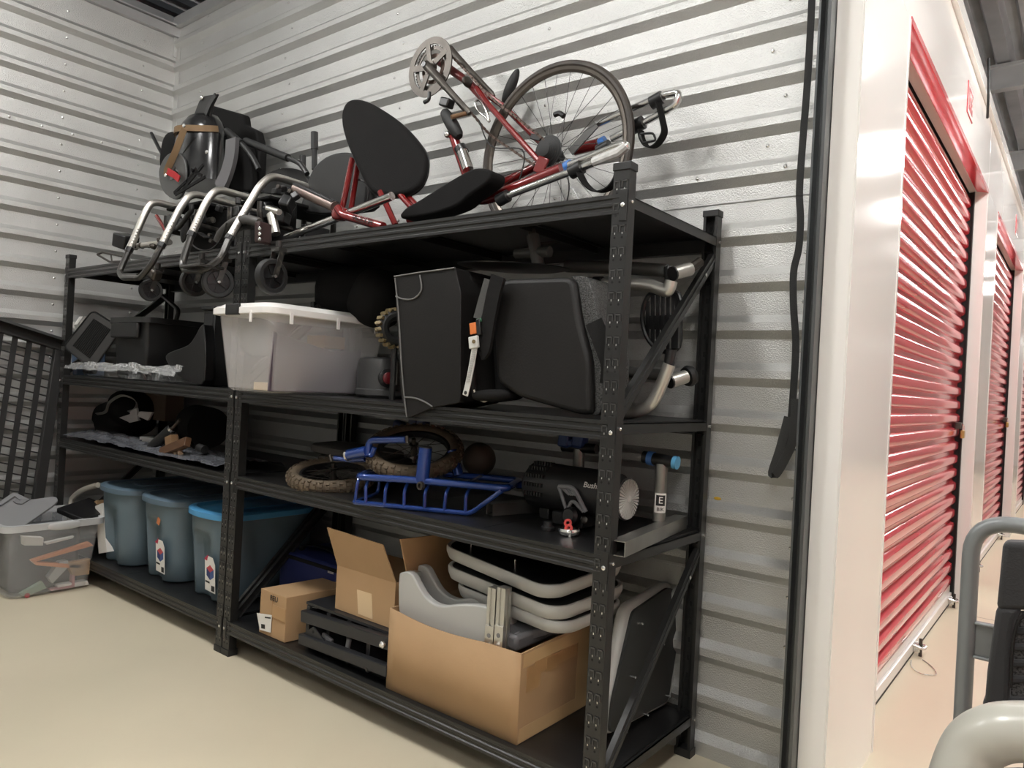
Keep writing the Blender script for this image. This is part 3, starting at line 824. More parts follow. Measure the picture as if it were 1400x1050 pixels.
MB().tube(L2([(371, 293), (377, 320)], .04), .02, 10).build('caster_barrel', BRUSH, WB)
MB().tube(L2([(366, 285), (382, 290)], .04), .013, 10).build('cross_stub', BRUSH, WB)
m_ = MB()
for k, (a, b) in enumerate(((378, 262), (386, 258), (395, 262), (404, 268), (392, 275), (335, 268), (326, 275), (345, 278), (300, 285))): m_.box(P(a, b, y=.08 + .03 * (k % 3)), (.03, .03, .025), rot(20 * k, 15 * k, 0))
m_.build('frame_clamp', PLAS, WB, bev=.004, kind='stuff')
m_ = MB()
for k, (a, b) in enumerate(((382, 256), (398, 262), (300, 318), (288, 322), (330, 302), (290, 330))): m_.lathe([(.009, 0), (.009, .012)], P(a, b, y=.05 - .03 * (k % 3)), V(.3, -1, .1), 8)
m_.build('clamp_bolt', CRANKM, WB, kind='stuff')
a, b = P(404, 258, y=.12), P(458, 283, y=.12)
MB().tube([a, b], .022, 12).build('rail_tube', mat('bronze_rail', (.20, .15, .13), .4, .5), WB)
m_ = MB().bar(a + V(0, 0, .014), b + V(0, 0, .014), .035, .022); m_.build('rail_cover', PLAS, WB, bev=.004)
caster(WB, 298, 386, -.09, .066, (1, -.3, 0)); caster(WB, 371, 378, -.10, .068, (1, .05, 0), .034, .10)
MB().tube(spl(L2([(314, 183), (332, 198), (346, 216), (354, 232)], .33)), .014, 10).build('push_bar', PLASM, WB)
MB().tube(L2([(310, 179), (330, 196)], .328), .018, 12).build('push_grip', RUB, WB)
MB().tube(spl(L2([(338, 193), (394, 216), (410, 224), (420, 238)], .36)), .013, 10).build('push_bar', PLASM, WB)
MB().tube(L2([(336, 193), (394, 216)], .358), .019, 12).build('push_grip', RUB, WB)
out = spl(L2([(416, 290), (419, 256), (427, 232), (444, 215), (466, 208), (486, 212), (500, 232), (508, 262), (505, 288)], .30), 3, True)
MB().slab(out, (0, .03, 0)).build('wheel_guard', PLASM, WB, bev=.008)
out = spl(L2([(352, 262), (358, 244), (372, 233), (392, 229), (412, 234), (424, 250), (424, 268)], .44), 3, True)
MB().slab(out, (0, .03, 0)).build('wheel_guard', PLASM, WB, bev=.008)
MB().tube(spl(L2([(488, 245), (500, 250), (504, 266), (498, 283), (486, 282)], .27)), .004, 6).build('guard_loop', PLAS, WB)
m_ = MB().tube(L2([(430, 181), (430, 232)], .48), .014, 10); m_.tube(L2([(430, 181), (430, 204)], .48), .018, 10); m_.build('push_post', PLAS, WB)
MB().tube(L2([(414, 213), (414, 230)], .5), .016, 10).build('push_post', PLAS, WB)

# ------------------------------------------------------------------ glossy black seat shell with strap
GLOSS = mat('glossy_black_shell', (.010, .010, .0105), .20, 0, coat=.15)
SH = thing('seat_shell', 'glossy black moulded seat shell bound with a tan strap', 'seat shell', tuple(P(272, 262, y=.26)))
zt, zb_ = P(280, 158, y=.28).z, P(275, 250, y=.28).z
ctr = P(273, 205, y=.30); ctr.z = 0
secs = []
for t in [k / 10 for k in range(11)]:
    zz = zb_ + (zt - zb_) * t; r = .215 - .065 * t ** 1.5
    if t > .85: r *= 1 - (t - .85) * 1.8
    secs.append([V(ctr.x + .02 * t + r * math.cos(a) * 1.0, ctr.y + r * math.sin(a) * .62, zz) for a in [2 * math.pi * k / 32 for k in range(32)]])
shell = MB().loft(secs).build('shell', GLOSS, SH, smooth=60)
out = spl(L2([(219, 226), (217, 240), (222, 260), (236, 272), (248, 268), (254, 245), (252, 218), (240, 208), (228, 212)], .17), 3, True)
MB().slab(out, (0, .012, 0)).build('side_flap', mat('dark_grey_sheet', (.045, .045, .043), .4), SH, bev=.004)
MB().slab(L2([(262, 164), (272, 138), (279, 131), (297, 128), (290, 142), (285, 164)], .27), (0, .014, 0)).build('top_tongue', PLASM, SH, bev=.004)
MB().strap(spl(L2([(280, 160), (287, 143), (295, 130)], .262)), .03, .008, (1, 0, .4)).build('buckle_tongue', PLAS, SH)
MB().ell(P(276, 134, y=.265), (.016, .012, .014)).build('tongue_rivet', CHROME, SH)
TAN = mat('tan_webbing', (.17, .105, .05), .75, bump=.4, bs=300)
q = [V(ctr.x + .012 + .182 * math.cos(a), ctr.y + .182 * .66 * math.sin(a), P(280, 180, y=.28).z + .012 * math.sin(2 * a)) for a in [math.pi * 1.02 + math.pi * .96 * k / 20 for k in range(21)]]
MB().strap(q, .032, .004, (0, 0, 1)).build('strap', TAN, SH)
MB().strap(spl(L2([(252, 176), (246, 192), (238, 212), (229, 232), (227, 240)], .155)), .034, .004, (.8, .2, .6)).build('strap', TAN, SH)
MB().strap(spl(L2([(229, 234), (238, 239), (245, 245)], .15)), .034, .005, (-.3, 0, 1)).build('red_tab', mat('red_webbing', (.35, .012, .015), .6, bump=.2, bs=300), SH)
for k, (a, b, yy) in enumerate(((283, 208, .155), (252, 172, .165), (227, 240, .15))): MB().lathe([(.010, 0), (.010, .004), (.005, .008)], P(a, b, y=yy), V(.2, -1, 0), 12).build('rivet', ZINC, SH)
for a, b in (((278, 225), (248, 262)), ((280, 242), (240, 266)), ((262, 232), (276, 240)), ((268, 230), (255, 250)), ((258, 245), (238, 264))):
    MB().strap(L2([a, b], .15), .016, .006, (.6, 0, .6)).build('buckle_strap', FAB, SH)
MB().strap(spl(L2([(318, 190), (316, 215), (309, 240), (300, 258)], .155)), .085, .02, (1, 0, .1)).build('shoulder_pad', mat('charcoal_neoprene', (.06, .058, .062), .7, sheen=.3), SH)
MB().tube(spl(L2([(207, 182), (216, 200), (226, 218)], .3)), .010, 8).build('thin_rod', PLAS, SH)
MB().ell(P(236, 210, y=.32), (.08, .05, .12), rot(0, 10, 0), e=.7).build('side_bolster', FAB, SH)
BP = thing('back_cushion', 'flat black padded wheelchair back standing behind the glossy seat shell', 'cushion', tuple(P(315, 255, y=.5)))
out = L2([(284, 146), (290, 144), (332, 156), (334, 170), (350, 178), (355, 200), (352, 262), (290, 262)], .49)
MB().slab(out, (0, .05, 0)).build('back_panel', FAB, BP, bev=.012, seg=3)
MB().slab(L2([(300, 190), (340, 195), (345, 262), (300, 262)], .44), (0, .045, 0)).build('lower_pad', FAB, BP, bev=.015, seg=3)
MB().tube(fillet(L2([(120 + 22, 350), (150, 346), (170, 352)], .05), .02), .004, 6)
TR = thing('folding_rack_part', 'small grey slotted metal piece at the left end of the top shelf', 'metal part', tuple(P(145, 358, y=.04)))
MB().tube(fillet(L2([(133, 348), (140, 345), (175, 352), (178, 357), (150, 358)], .04), .01, closed=True), .006, 8, closed=True).build('wire_frame', CRANKM, TR)
MB().tube(L2([(152, 349), (153, 357)], .04), .004, 6).build('cross_wire', CRANKM, TR)
# ------------------------------------------------------------------ third tier (z = S3)
def rrect(hx, hy, r, n=5):
    q = []
    for cx, cy, a0 in ((hx - r, hy - r, 0), (-hx + r, hy - r, 90), (-hx + r, -hy + r, 180), (hx - r, -hy + r, 270)):
        for k in range(n + 1):
            a = math.radians(a0 + 90 * k / n); q.append((cx + r * math.cos(a), cy + r * math.sin(a)))
    return q


def rbin(par, x0, x1, y0, y1, z0, z1, taper, r, wall, mats, rim=.02, rimh=.03, floor=True, name='body'):
    """open tapered tub with a rim"""
    cx, cy = (x0 + x1) / 2, (y0 + y1) / 2; hx, hy = (x1 - x0) / 2, (y1 - y0) / 2
    secs = []
    for t in (0, .04, .5, 1.0):
        k = taper * (1 - t) + (.012 if t == 0 else 0); secs.append([V(cx + a, cy + b, z0 + (z1 - z0) * t) for a, b in rrect(hx - k, hy - k, r)])
    for t in (1.0, .5, .03):
        k = taper * (1 - t) + wall; secs.append([V(cx + a, cy + b, z0 + (z1 - z0) * t + (wall if t < .1 else 0)) for a, b in rrect(hx - k, hy - k, r)])
    b = MB().loft(secs).build(name, mats, par, smooth=50)
    if rim:
        o = [V(cx + a, cy + b_, 0) for a, b_ in rrect(hx + rim, hy + rim, r + rim)]; i = [V(cx + a, cy + b_, 0) for a, b_ in rrect(hx - .001, hy - .001, r)]
        sec = []
        zz = lambda q, z: [p + V(0, 0, z) for p in q]
        MB().loft([zz(o, z1 - rimh), zz(o, z1), zz(i, z1 + .002), zz(i, z1 - rimh), zz(o, z1 - rimh)], cap=False).build('rim', mats, par, smooth=40)
    return b


BT = thing('storage_tote', 'open black plastic tote standing on crumpled clear film', 'tote', tuple(P(200, 515, y=.2)))
x0, x1 = P(151, 470, y=.08).x, P(193, 470, y=.08).x; zt = P(193, 432, y=.05).z
rbin(BT, x0, x1 + .02, .09, .52, S3 + .002, zt, .02, .02, .004, PLASM, .022, .028)
MB().bx(x0 + .02, x1 - .03, .068, .085, zt - .11, zt - .03).build('handle_block', PLASM, BT, bev=.006)
# ribbed plate
RP = thing('ribbed_foot_plate', 'tilted ribbed black rubber foot plate leaning at the black tote', 'foot plate', tuple(P(125, 505, y=.045)))
o = P(120, 465, y=.045); n = V(.45, -.87, .12).normalized()
A, B, C, D = [PP(a, b, o, n) for a, b in ((87, 474), (127, 424), (166, 449), (127, 505))]
out = fillet([A, B, C, D], .035, 5, True)
MB().slab(out, -n * .012).build('plate', mat('worn_rubber', (.035, .034, .033), .5), RP, bev=.003)
m_ = MB()
for k in range(12):
    t = .2 + .05 * k; a, b = A.lerp(D, t), B.lerp(C, t); MB().tube([a.lerp(b, .14) + n * .001, a.lerp(b, .86) + n * .001], .0045, 6).build('rib', HOLE, RP)
MB().tube([p + n * .001 for p in out], .0045, 6, closed=True).build('plate_edge', PLAS, RP)
MB().box(P(123, 505, y=.09), (.09, .05, .05)).build('hinge_block', PLASM, RP, bev=.01)
# clear film
CLR = mat('clear_film', (.75, .76, .76), .15, 0, alpha=.32, bump=.9, bs=45)
rnd = random.Random(3)


def crumple(name, par, mt, pts, hgt, y0, y1, amp, nu=60, nv=22, label=None, cat=None, **kw):
    """loose sheet lying along pts (x,z base), folded, hgt = bulge"""
    ph = [(rnd.uniform(6, 40), rnd.uniform(4, 26), rnd.uniform(0, 6.3)) for _ in range(9)]
    base = spl(pts, 8); N = len(base)

    def fn(u, v):
        p = base[min(N - 1, int(u * (N - 1)))]; s = sum(math.sin(a * u + b * v + c) for a, b, c in ph) / 9
        q = sum(math.cos(b * u * 1.7 + a * v + c) for a, b, c in ph) / 9
        return V(p.x + amp * q * .8, y0 + (y1 - y0) * v + amp * s, p.z + hgt * math.sin(math.pi * min(1, .12 + v * .88)) ** .7 * (.65 + .6 * abs(s)) + amp * abs(q) * .5)
    return MB().grid(fn, nu, nv).build(name, mt, par, smooth=28, label=label, cat=cat, **kw)


pts = [P(101, 528, y=.03), P(150, 529, y=.03), P(200, 524, y=.03), P(252, 526, y=.03)]
for p in pts: p.z = S3 + .003
crumple('plastic_film', None, CLR, pts, .10, -.02, .10, .026, 90, 30, label='crumpled clear plastic film below the black tote', cat='plastic film', kind='stuff')
pts = [P(92, 446, y=.12), P(118, 446, y=.12)]
cw = thing('paper_bag', 'crumpled white paper bag on a blue box at the left shelf end', 'bag', (pts[0].x + .1, .15, S3))
MB().box((pts[0].x + .08, .2, (pts[0].z + S3) / 2 - .01), (.2, .16, pts[0].z - S3 - .02)).build('blue_box', mat('pale_blue_card', (.10, .15, .24), .6), cw, bev=.006)
m_ = MB()
for k in range(7): m_.box((pts[0].x + .02 + .03 * k, .13 + .01 * (k % 3), pts[0].z + .004 + .007 * (k % 3)), (.06, .09, .022), rot(20 * k, 13 * k, 31 * k))
m_.build('crumpled_paper', PAPER, cw, smooth=None, kind='stuff')
# curved black backrest, black drawer
out = spl(L2([(226, 488), (233, 481), (256, 472), (266, 460), (274, 446), (279, 450), (279, 520), (262, 523), (243, 514), (231, 500)], .03), 3, True)
MB().slab(out, (0, .05, 0)).build('curved_backrest', PLAS, bev=.014, seg=3, label='curved black moulded backrest leaning beside the black tote', cat='backrest')
DR = thing('drawer_case', 'tall narrow black drawer case left of the frosted tote', 'drawer case', tuple(P(286, 526, y=.2)))
xx0, xx1 = P(276, 480, y=.09).x, P(291, 480, y=.09).x
zt = P(283, 424, y=.09).z
MB().bx(xx0, xx1, .09, .55, S3 + .002, zt).build('case', PLASM, DR, bev=.005)
MB().bx(xx0 - .01, xx1 + .01, .08, .57, zt, zt + .018).build('case_top', PLASM, DR, bev=.004)
MB().bx(xx0 + .01, xx1 - .01, .086, .092, S3 + .02, zt - .02).build('drawer_front', PLAS, DR, bev=.002)
BTU = thing('tube_frame', 'bent black tube frame standing behind the black tote', 'tube frame', tuple(P(205, 500, y=.56)))
MB().tube(fillet([P(160, 520, y=.55)] + L2([(166, 434), (194, 403), (212, 398), (222, 404), (245, 424), (240, 440)], .55) + [P(238, 520, y=.55)], .05), .0135, 10).build('hoop', FRAMEB, BTU)
MB().tube(L2([(190, 408), (196, 402)], .548), .018, 10).build('sleeve', PLAS, BTU)
MB().tube(L2([(182, 440), (222, 405)], .57), .012, 10).build('stay', FRAMEB, BTU)

# frosted tote
FROST = mat('frosted_plastic', (.86, .845, .85), .32, 0, alpha=.26)
FROSTL = mat('frosted_lid', (.88, .86, .83), .35, 0, trans=.12, ior=1.3)
FT = thing('storage_tote', 'frosted translucent tote with white lid and black latch', 'tote', (-1.59, .13, S3))
xa, xb = -1.785, -1.41; FY = -.15; zt = P(368, 424, y=FY).z
FTX = (xa, xb)
rbin(FT, xa, xb, FY, FY + .58, S3 + .002, zt, .035, .035, .003, FROST, 0)
secs = []
for k, z in ((.018, zt - .012), (.022, zt - .010), (.022, zt + .012), (.012, zt + .020), (.004, zt + .022), (-.01, zt + .032), (-.03, zt + .033)):
    secs.append([V((xa + xb) / 2 + a, .29 + FY + b, z) for a, b in rrect((xb - xa) / 2 + k, .29 + k, .05)])
MB().loft(secs).build('lid', FROSTL, FT, smooth=35)
px = P(319, 418, y=FY - .02)
MB().bx(px.x - .045, px.x + .045, FY - .028, FY - .014, zt - .016, zt + .028).build('latch', PLASM, FT, bev=.004)
for q in (.08, .3, .5): MB().bx(xb + .0185, xb + .0245, FY + q - .008, FY + q + .008, zt - .045, zt + .0).build('lid_clip', FROSTL, FT, bev=.002)
MB().bx(xb - .10, xb - .085, FY - .0235, FY - .0185, zt - .045, zt).build('lid_clip', FROSTL, FT, bev=.002)
# contents
PUR = mat('grey_purple_folder', (.075, .055, .075), .7)
c = thing('document_folder', 'grey purple folder pressed at the side of the frosted tote', 'folder', (xb - .05, FY + .25, S3 + .01))
MB().slab([(xb - .040, FY + .04, S3 + .01), (xb - .040, FY + .46, S3 + .01), (xb - .022, FY + .46, S3 + .19), (xb - .022, FY + .30, S3 + .18), (xb - .012, FY + .03, S3 + .235)], (-.012, 0, 0)).build('cover', PUR, c, smooth=None)
MB().slab([(xb - .068, FY + .06, S3 + .01), (xb - .068, FY + .45, S3 + .01), (xb - .058, FY + .45, S3 + .17), (xb - .058, FY + .06, S3 + .21)], (-.01, 0, 0)).build('pages', PAPER, c, smooth=None)
for k, (yy, zz, d, mt, nm, lb) in enumerate(((.36, S3 + .22, (.10, .12, .05), CARD, 'small_box', 'small brown card box inside the frosted tote'), (.14, S3 + .025, (.10, .16, .03), PAPERT, 'yellow_pad', 'yellow paper pad lying on the bottom of the frosted tote'))):
    MB().box((xb - .13, FY + yy, zz), d, rot(0, 0, 8)).build(nm, mt, smooth=None, bev=.002, label=lb, cat='box' if k == 0 else 'pad')
MB().ell((xa + .10, FY + .13, S3 + .22), (.05, .08, .08), e=.8).build('cloth_bundle', mat('olive_cloth', (.10, .10, .075), .9), label='dark olive cloth bundle inside the frosted tote', cat='cloth')
# motor canister, knobby wheel, dark cushions
MC = thing('motor_unit', 'dark grey round motor housing with a red button right of the frosted tote', 'motor', tuple(P(520, 536, y=.30)))
c = P(522, 515, y=.32); r = .105
GM = mat('graphite_plastic', (.055, .055, .055), .34)
h = P(520, 488, y=.22).z - S3
MB().lathe([(r * .9, 0), (r, .01), (r, .03), (r * .96, .035), (r * .96, h * .8), (r * .9, h * .95), (r * .6, h), (.001, h)], V(c.x, c.y, S3 + .002), V(0, 0, 1), 36).build('housing', GM, MC)
d = (V(CAM.x, CAM.y, 0) - V(c.x, c.y, 0)).normalized(); d = (d + V(.5, 0, 0)).normalized()
MB().lathe([(.038, 0), (.038, .012), (.03, .016), (.001, .016)], V(c.x, c.y, S3 + h * .5) + d * (r * .9), d, 24).build('button_bezel', PLAS, MC)
MB().lathe([(.024, .016), (.024, .026), (.018, .03), (.001, .03)], V(c.x, c.y, S3 + h * .5) + d * (r * .9), d, 20).build('red_button', mat('dark_red_plastic', (.14, .008, .012), .3), MC)
MB().tube([V(c.x, c.y, S3 + h * .35) + d * .10 + V(.05, 0, 0), V(c.x, c.y, S3 + h * .35) + d * .10 + V(.05, 0, .09)], .013, 8).build('side_screw', CRANKM, MC)
KW = thing('knobby_wheel', 'small bronze knobby wheel behind the black padded seat', 'wheel', tuple(P(535, 480, y=.2)))
kc = P(541, 449, y=.16); BRZ = mat('bronze_knobs', (.20, .15, .07), .5, .3, var=.4, vs=30)
kt = MB().torus(kc, (.9, -.3, 0), .05, .022, 32, 10).build('tyre', RUB, KW)
m_ = MB(); ax = V(.9, -.3, 0).normalized(); u = ax.orthogonal().normalized(); w_ = ax.cross(u)
for k in range(20):
    a = 2 * math.pi * k / 20; dd = u * math.cos(a) + w_ * math.sin(a)
    for s in (-1, 0, 1): m_.box(kc + dd * .071 + ax * s * .014, (.012, .012, .012), rot(k * 18, k * 30, 0))
m_.build('stud', BRZ, kt, smooth=None, kind='stuff')
MB().cyl(kc + V(0, 0, -.05), V(kc.x, kc.y, S3 + .001), .012, 8).build('stem', PLAS, KW)
CU = thing('seat_cushion', 'dark rolled cushion lying on the lid of the frosted tote', 'cushion', (-1.55, .40, zt + .035))
MB().ell((-1.56, .42, zt + .145), (.22, .15, .11), rot(0, 4, 10), e=.6).build('cushion', FAB, CU)
c = P(520, 408, y=.2)
MB().ell((-1.36, .33, zt + .10), (.10, .12, .12), rot(0, 30, 10), e=.7).build('bolster', FAB, CU)
m_ = MB()
for k in range(8): m_.box((-1.76 + .016 * k, .30 + .01 * (k % 2), zt + .08 + .02 * math.sin(k * 2)), (.025, .02, .03), rot(30 * k, 20 * k, 0))
m_.build('buckle', PLAS, CU, kind='stuff', bev=.003)

# ------------------------------------------------------------------ black padded seat, strap
SE = thing('padded_seat', 'large black padded folding seat with side mesh and hanging strap', 'seat', (-.5, .25, S3))
out = fillet(L2([(539, 377), (568, 373), (622, 365), (630, 400), (629, 550), (592, 557), (556, 572), (548, 540)], -.012), .012, 3, True)
MB().slab(out, (0, .20, 0)).build('seat_wing', VINYL, SE, bev=.014, seg=3)
for q in (((541, 405), (552, 409), (566, 408), (576, 396), (574, 376)), ((553, 543), (566, 544), (580, 549), (591, 556)), ((539, 378), (570, 373), (600, 369), (622, 366)), ((540, 380), (545, 430), (549, 500), (553, 545), (556, 570))):
    MB().tube(spl(L2(q, -.0145)), .0028, 6).build('piping', mat('grey_piping', (.12, .12, .115), .5), SE)
out = L2([(600, 372), (640, 372), (648, 545), (612, 552)], .04)
MB().slab(out, (0, .2, 0)).build('inner_pad', VINYL, SE, bev=.02, seg=3)
out = L2([(632, 380), (692, 382), (690, 545), (640, 552)], .15)
MB().slab(out, (0, .12, 0)).build('centre_pad', FAB, SE, bev=.02, seg=3)
out = fillet(L2([(676, 392), (690, 381), (783, 378), (792, 440), (806, 490), (808, 566), (792, 567), (708, 543), (678, 522), (674, 450)], .03), .03, 4, True)
MB().slab(out, (0, .10, 0)).build('seat_cover', VINYL, SE, bev=.018, seg=3)
MESH = mat('spacer_mesh', (.06, .06, .058), .6, bump=1.0, bs=260, var=.75, vs=230, thr=(.45, .52))
out = fillet(L2([(780, 377), (803, 378), (812, 405), (818, 440), (832, 490), (830, 540), (818, 568), (806, 567), (806, 490), (790, 437)], .055), .012, 3, True)
MB().slab(out, (0, .12, 0)).build('mesh_gusset', MESH, SE, bev=.008)
MB().strap(spl(L2([(812, 440), (824, 470), (834, 500), (832, 525)], .05)), .05, .01, (1, .3, 0)).build('side_flap', FAB, SE)
MB().ell(P(675, 541, y=.05), (.075, .05, .02), rot(0, -4, 0), e=.8).build('strap_pad', FAB, SE)
MB().strap(spl(L2([(682, 378), (676, 400), (668, 440), (662, 475), (656, 482)], .0)), .052, .012, (1, 0, .15)).build('strap_sleeve', FAB, SE)
MB().strap(spl(L2([(668, 382), (660, 410), (653, 436)], .005)), .032, .006, (1, 0, .15)).build('webbing', mat('grey_webbing', (.05, .05, .048), .7, bump=.4, bs=300), SE)
ST = mat('white_ratchet_plastic', (.56, .56, .53), .45)
q = L2([(651, 463), (645, 500), (640, 525), (636, 541)], -.018)
rs = MB().strap(q, .022, .005, (1, 0, .15)).build('ratchet_strap', ST, SE, smooth=None, bev=.002)
m_ = MB()
for k in range(22):
    p = P(650.5 - 11.5 * k / 22, 470 + 54 * k / 22, y=-.0215); m_.box(p, (.014, .002, .0028), rot(0, -10, 0))
m_.build('ratchet_tooth', GREYP, rs, smooth=None, kind='stuff')
MB().lathe([(.006, 0), (.006, .001)], P(636.5, 537, y=-.0212), (0, -1, 0), 12).build('strap_eyelet', INK, rs)
MB().box(P(648, 468, y=-.02), (.036, .012, .038), rot(0, -10, 0)).build('ratchet_buckle', ST, SE, bev=.003)
MB().lathe([(.006, 0), (.006, .003)], P(648, 467, y=-.027), (0, -1, 0), 12).build('buckle_rivet', BRZ, SE)
MB().box(P(647, 449, y=-.014), (.026, .006, .036), rot(0, -10, 0)).build('orange_tag', mat('orange_tag', (.62, .17, .04), .5), SE, bev=.002)
MB().box(P(655, 447, y=-.012), (.016, .012, .05), rot(0, -10, 0)).build('tag_clip', PLAS, SE, bev=.003)
MB().box(P(655, 438, y=-.010), (.02, .006, .012), rot(0, -10, 0)).build('green_tab', mat('green_tab', (.02, .11, .05), .5), SE, bev=.002)
MB().tube(spl(L2([(648, 533), (652, 543), (662, 549), (667, 546)], .02)), .003, 6).build('cord', mat('cream_cord', (.4, .37, .3), .7), SE)
# round table base
TB = thing('swivel_base', 'thin black round plate with a grey post lying on the padded seat', 'swivel base', tuple(P(702, 374, y=.22)))
c = P(702, 371.5, y=.22)
MB().lathe([(.001, 0), (.06, .0), (.15, .006), (.19, .014), (.192, .017), (.15, .014), (.001, .012)], c, (.048, -.060, 1), 48).build('round_plate', PLAS, TB)
a, b = P(737, 366, y=.2), P(728, 322, y=.2)
GP = mat('grey_post', (.10, .10, .095), .4, .3)
MB().tube([a, b], .021, 14).build('post', GP, TB)
MB().tube([b, b + (b - a).normalized() * .02], .013, 12).build('spigot', CRANKM, TB)
MB().tube(L2([(706, 347), (752, 344)], .2), .018, 12).build('cross_tube', GP, TB)
# foot rest frame at the right end
FF = thing('footrest_frame', 'silver tube footrest frame with slotted black foot plate at the shelf end', 'footrest', (-.15, .45, S3))
SAT = mat('satin_silver', (.55, .54, .50), .35, .8, var=.08, vs=12)
MB().tube(spl(L2([(812, 388), (835, 388), (862, 388.5), (890, 391), (908, 397), (914, 396), (918, 384)], .30), 5), .0195, 14).build('upper_tube', SAT, FF)
MB().tube(L2([(813, 388), (824, 388)], .295), .024, 12).build('tube_clamp', PLAS, FF)
MB().tube(L2([(775, 364), (868, 367), (912, 370)], .40), .0215, 12).build('dark_tube', GP, FF)
a, b = P(921, 374, y=.34), P(943, 368, y=.40)
MB().tube([a, b], .022, 14).build('knob', SAT, FF); MB().tube([a, a + (a - b).normalized() * .006], .0225, 14).build('knob_cap', PLAS, FF)
MB().tube([b, P(957, 358, y=.44)], .016, 10).build('knob_stem', CRANKM, FF)
MB().tube(L2([(915, 365), (917, 388)], .38), .018, 10).build('joint', PLAS, FF)
MB().tube(spl(L2([(846, 565.5), (870, 563), (891, 551), (904, 526), (915, 498)], .24), 5), .0185, 14).build('lower_tube', SAT, FF)
MB().tube(L2([(914, 500), (918, 478)], .245), .016, 12).build('lower_sleeve', PLAS, FF)
a, b = P(917, 521.5, y=.33), P(937, 515, y=.38)
MB().tube([a, b], .021, 14).build('knob', SAT, FF); MB().tube([a, a + (a - b).normalized() * .006], .0215, 14).build('knob_cap', PLAS, FF)
MB().lathe([(.03, -.012), (.034, 0), (.03, .012)], P(942, 514, y=.42), b - a, 20).build('knob_wheel', RUB, FF)
MB().tube(L2([(855, 508), (908, 513)], .4), .019, 12).build('dark_tube', GP, FF)
# slotted plate: rim and bars
out = spl(L2([(879, 425), (886, 405), (900, 400), (928, 402), (930, 440), (928, 474), (912, 481), (897, 476), (885, 462), (879, 443)], .40), 3, True)
MB().tube(out, .008, 8, closed=True).build('foot_plate_rim', PLAS, FF)
for k, (xx, ya, yb_) in enumerate(((885.5, 412, 460), (892.5, 404, 470), (899.5, 401, 476), (906.5, 401, 479), (913.5, 401, 480), (920.5, 402, 477), (926, 402, 474))):
    MB().bar(P(xx, ya, y=.40), P(xx, yb_, y=.40), .0105, .008, up=(0, 1, 0)).build('foot_plate_bar', PLAS, FF)
MB().slab(L2([(884, 432), (928, 430), (928, 452), (884, 450)], .402), (0, .006, 0)).build('foot_plate_web', PLAS, FF, smooth=None)
MB().bar(P(925, 430, y=.38), P(924, 476, y=.38), .02, .014, up=(0, 1, 0)).build('foot_plate_hinge', PLAS, FF)
# ------------------------------------------------------------------ second tier (z = S2)
WRAP = mat('grey_shrink_film', (.13, .135, .15), .22, 0, var=.3, vs=10, bump=.8, bs=24)
pts = [P(92, 605, y=.03), P(150, 606, y=.03), P(230, 620, y=.03), P(303, 636, y=.03)]
for p in pts: p.z = S2 + .002
mw = crumple('wrapped_pad', None, WRAP, pts, .05, .004, .36, .012, 110, 34, label='flat pad in wrinkled grey plastic wrap along the left shelf front', cat='pad')
BG = thing('duffel_bag', 'slumped black duffel bag with grey lining in the left rack', 'bag', tuple(P(160, 590, y=.40)))
c = P(150, 570, y=.38)
MB().ell(V(c.x, .42, S2 + .09), (.36, .17, .12), rot(0, -4, 0), e=.75, n=28, m=16).build('bag_body', FAB, BG)
MB().ell(V(P(172, 560, y=.36).x, .40, S2 + .17), (.16, .13, .11), rot(0, 12, 0), e=.8).build('bag_flap', FAB, BG)
MB().strap(spl(L2([(132, 566), (144, 563), (150, 550), (165, 541), (180, 544), (187, 552), (184, 560), (176, 563)], .25)), .018, .004, (.5, -.6, .5)).build('lining_edge', mat('grey_lining', (.2, .2, .19), .7), BG)
PPR = mat('crumpled_paper', (.36, .34, .34), .7)
pc = thing('crumpled_paper', 'crumpled grey paper strips on the black duffel bag', 'paper', tuple(P(185, 575, y=.22)))
for q in (((163, 571), (178, 566), (190, 575), (178, 578)), ((178, 563), (186, 558), (188, 572), (176, 578)), ((190, 563), (208, 564), (202, 575), (188, 569))):
    MB().slab(L2(q, .22), (0, .012, .003)).build('paper_strip', PPR, pc, smooth=None)
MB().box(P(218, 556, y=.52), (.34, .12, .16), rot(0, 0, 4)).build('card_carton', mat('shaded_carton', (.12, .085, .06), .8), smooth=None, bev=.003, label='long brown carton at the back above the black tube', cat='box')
TU = thing('steel_handle_tube', 'black foam tube with a bright metal end on the wrapped pad', 'tube', tuple(P(220, 600, y=.12)))
MB().tube(L2([(208, 611), (234, 587)], .10), .026, 12).build('foam_grip', RUB, TU)
MB().tube(L2([(233, 588), (237, 584)], .10), .022, 12).build('metal_end', CHROME, TU)
MB().tube(L2([(237, 584), (246, 574)], .10), .008, 8).build('rod', CRANKM, TU)
WD = mat('varnished_wood', (.10, .048, .022), .4, var=.3, vs=12, stretch=(1, 1, 8))
WK = thing('wooden_bracket', 'small brown wooden bracket with dowels on the wrapped pad', 'wood bracket', tuple(P(240, 618, y=.06)))
MB().bar(P(221, 619, y=.05), P(257, 604, y=.05), .03, .045, up=(0, .3, 1)).build('wood_bar', WD, WK, smooth=None, bev=.002)
MB().box(P(235, 604, y=.08), (.06, .04, .06), rot(0, -18, 0)).build('wood_block', mat('pale_wood', (.22, .13, .065), .5), WK, smooth=None, bev=.002)
for a, b in ((240, 618), (246, 616)): MB().tube([P(a, b, y=.06), P(a + 1, b + 5, y=.05)], .012, 8).build('dowel', mat('dowel_wood', (.42, .30, .2), .6), WK)
MB().box(P(207, 601, y=.16), (.12, .06, .03), rot(0, 0, 10)).build('tin_box', mat('dull_tin', (.4, .4, .38), .35, .5), smooth=None, bev=.006, label='small dull metal tin between duffel bag and black tube', cat='tin')
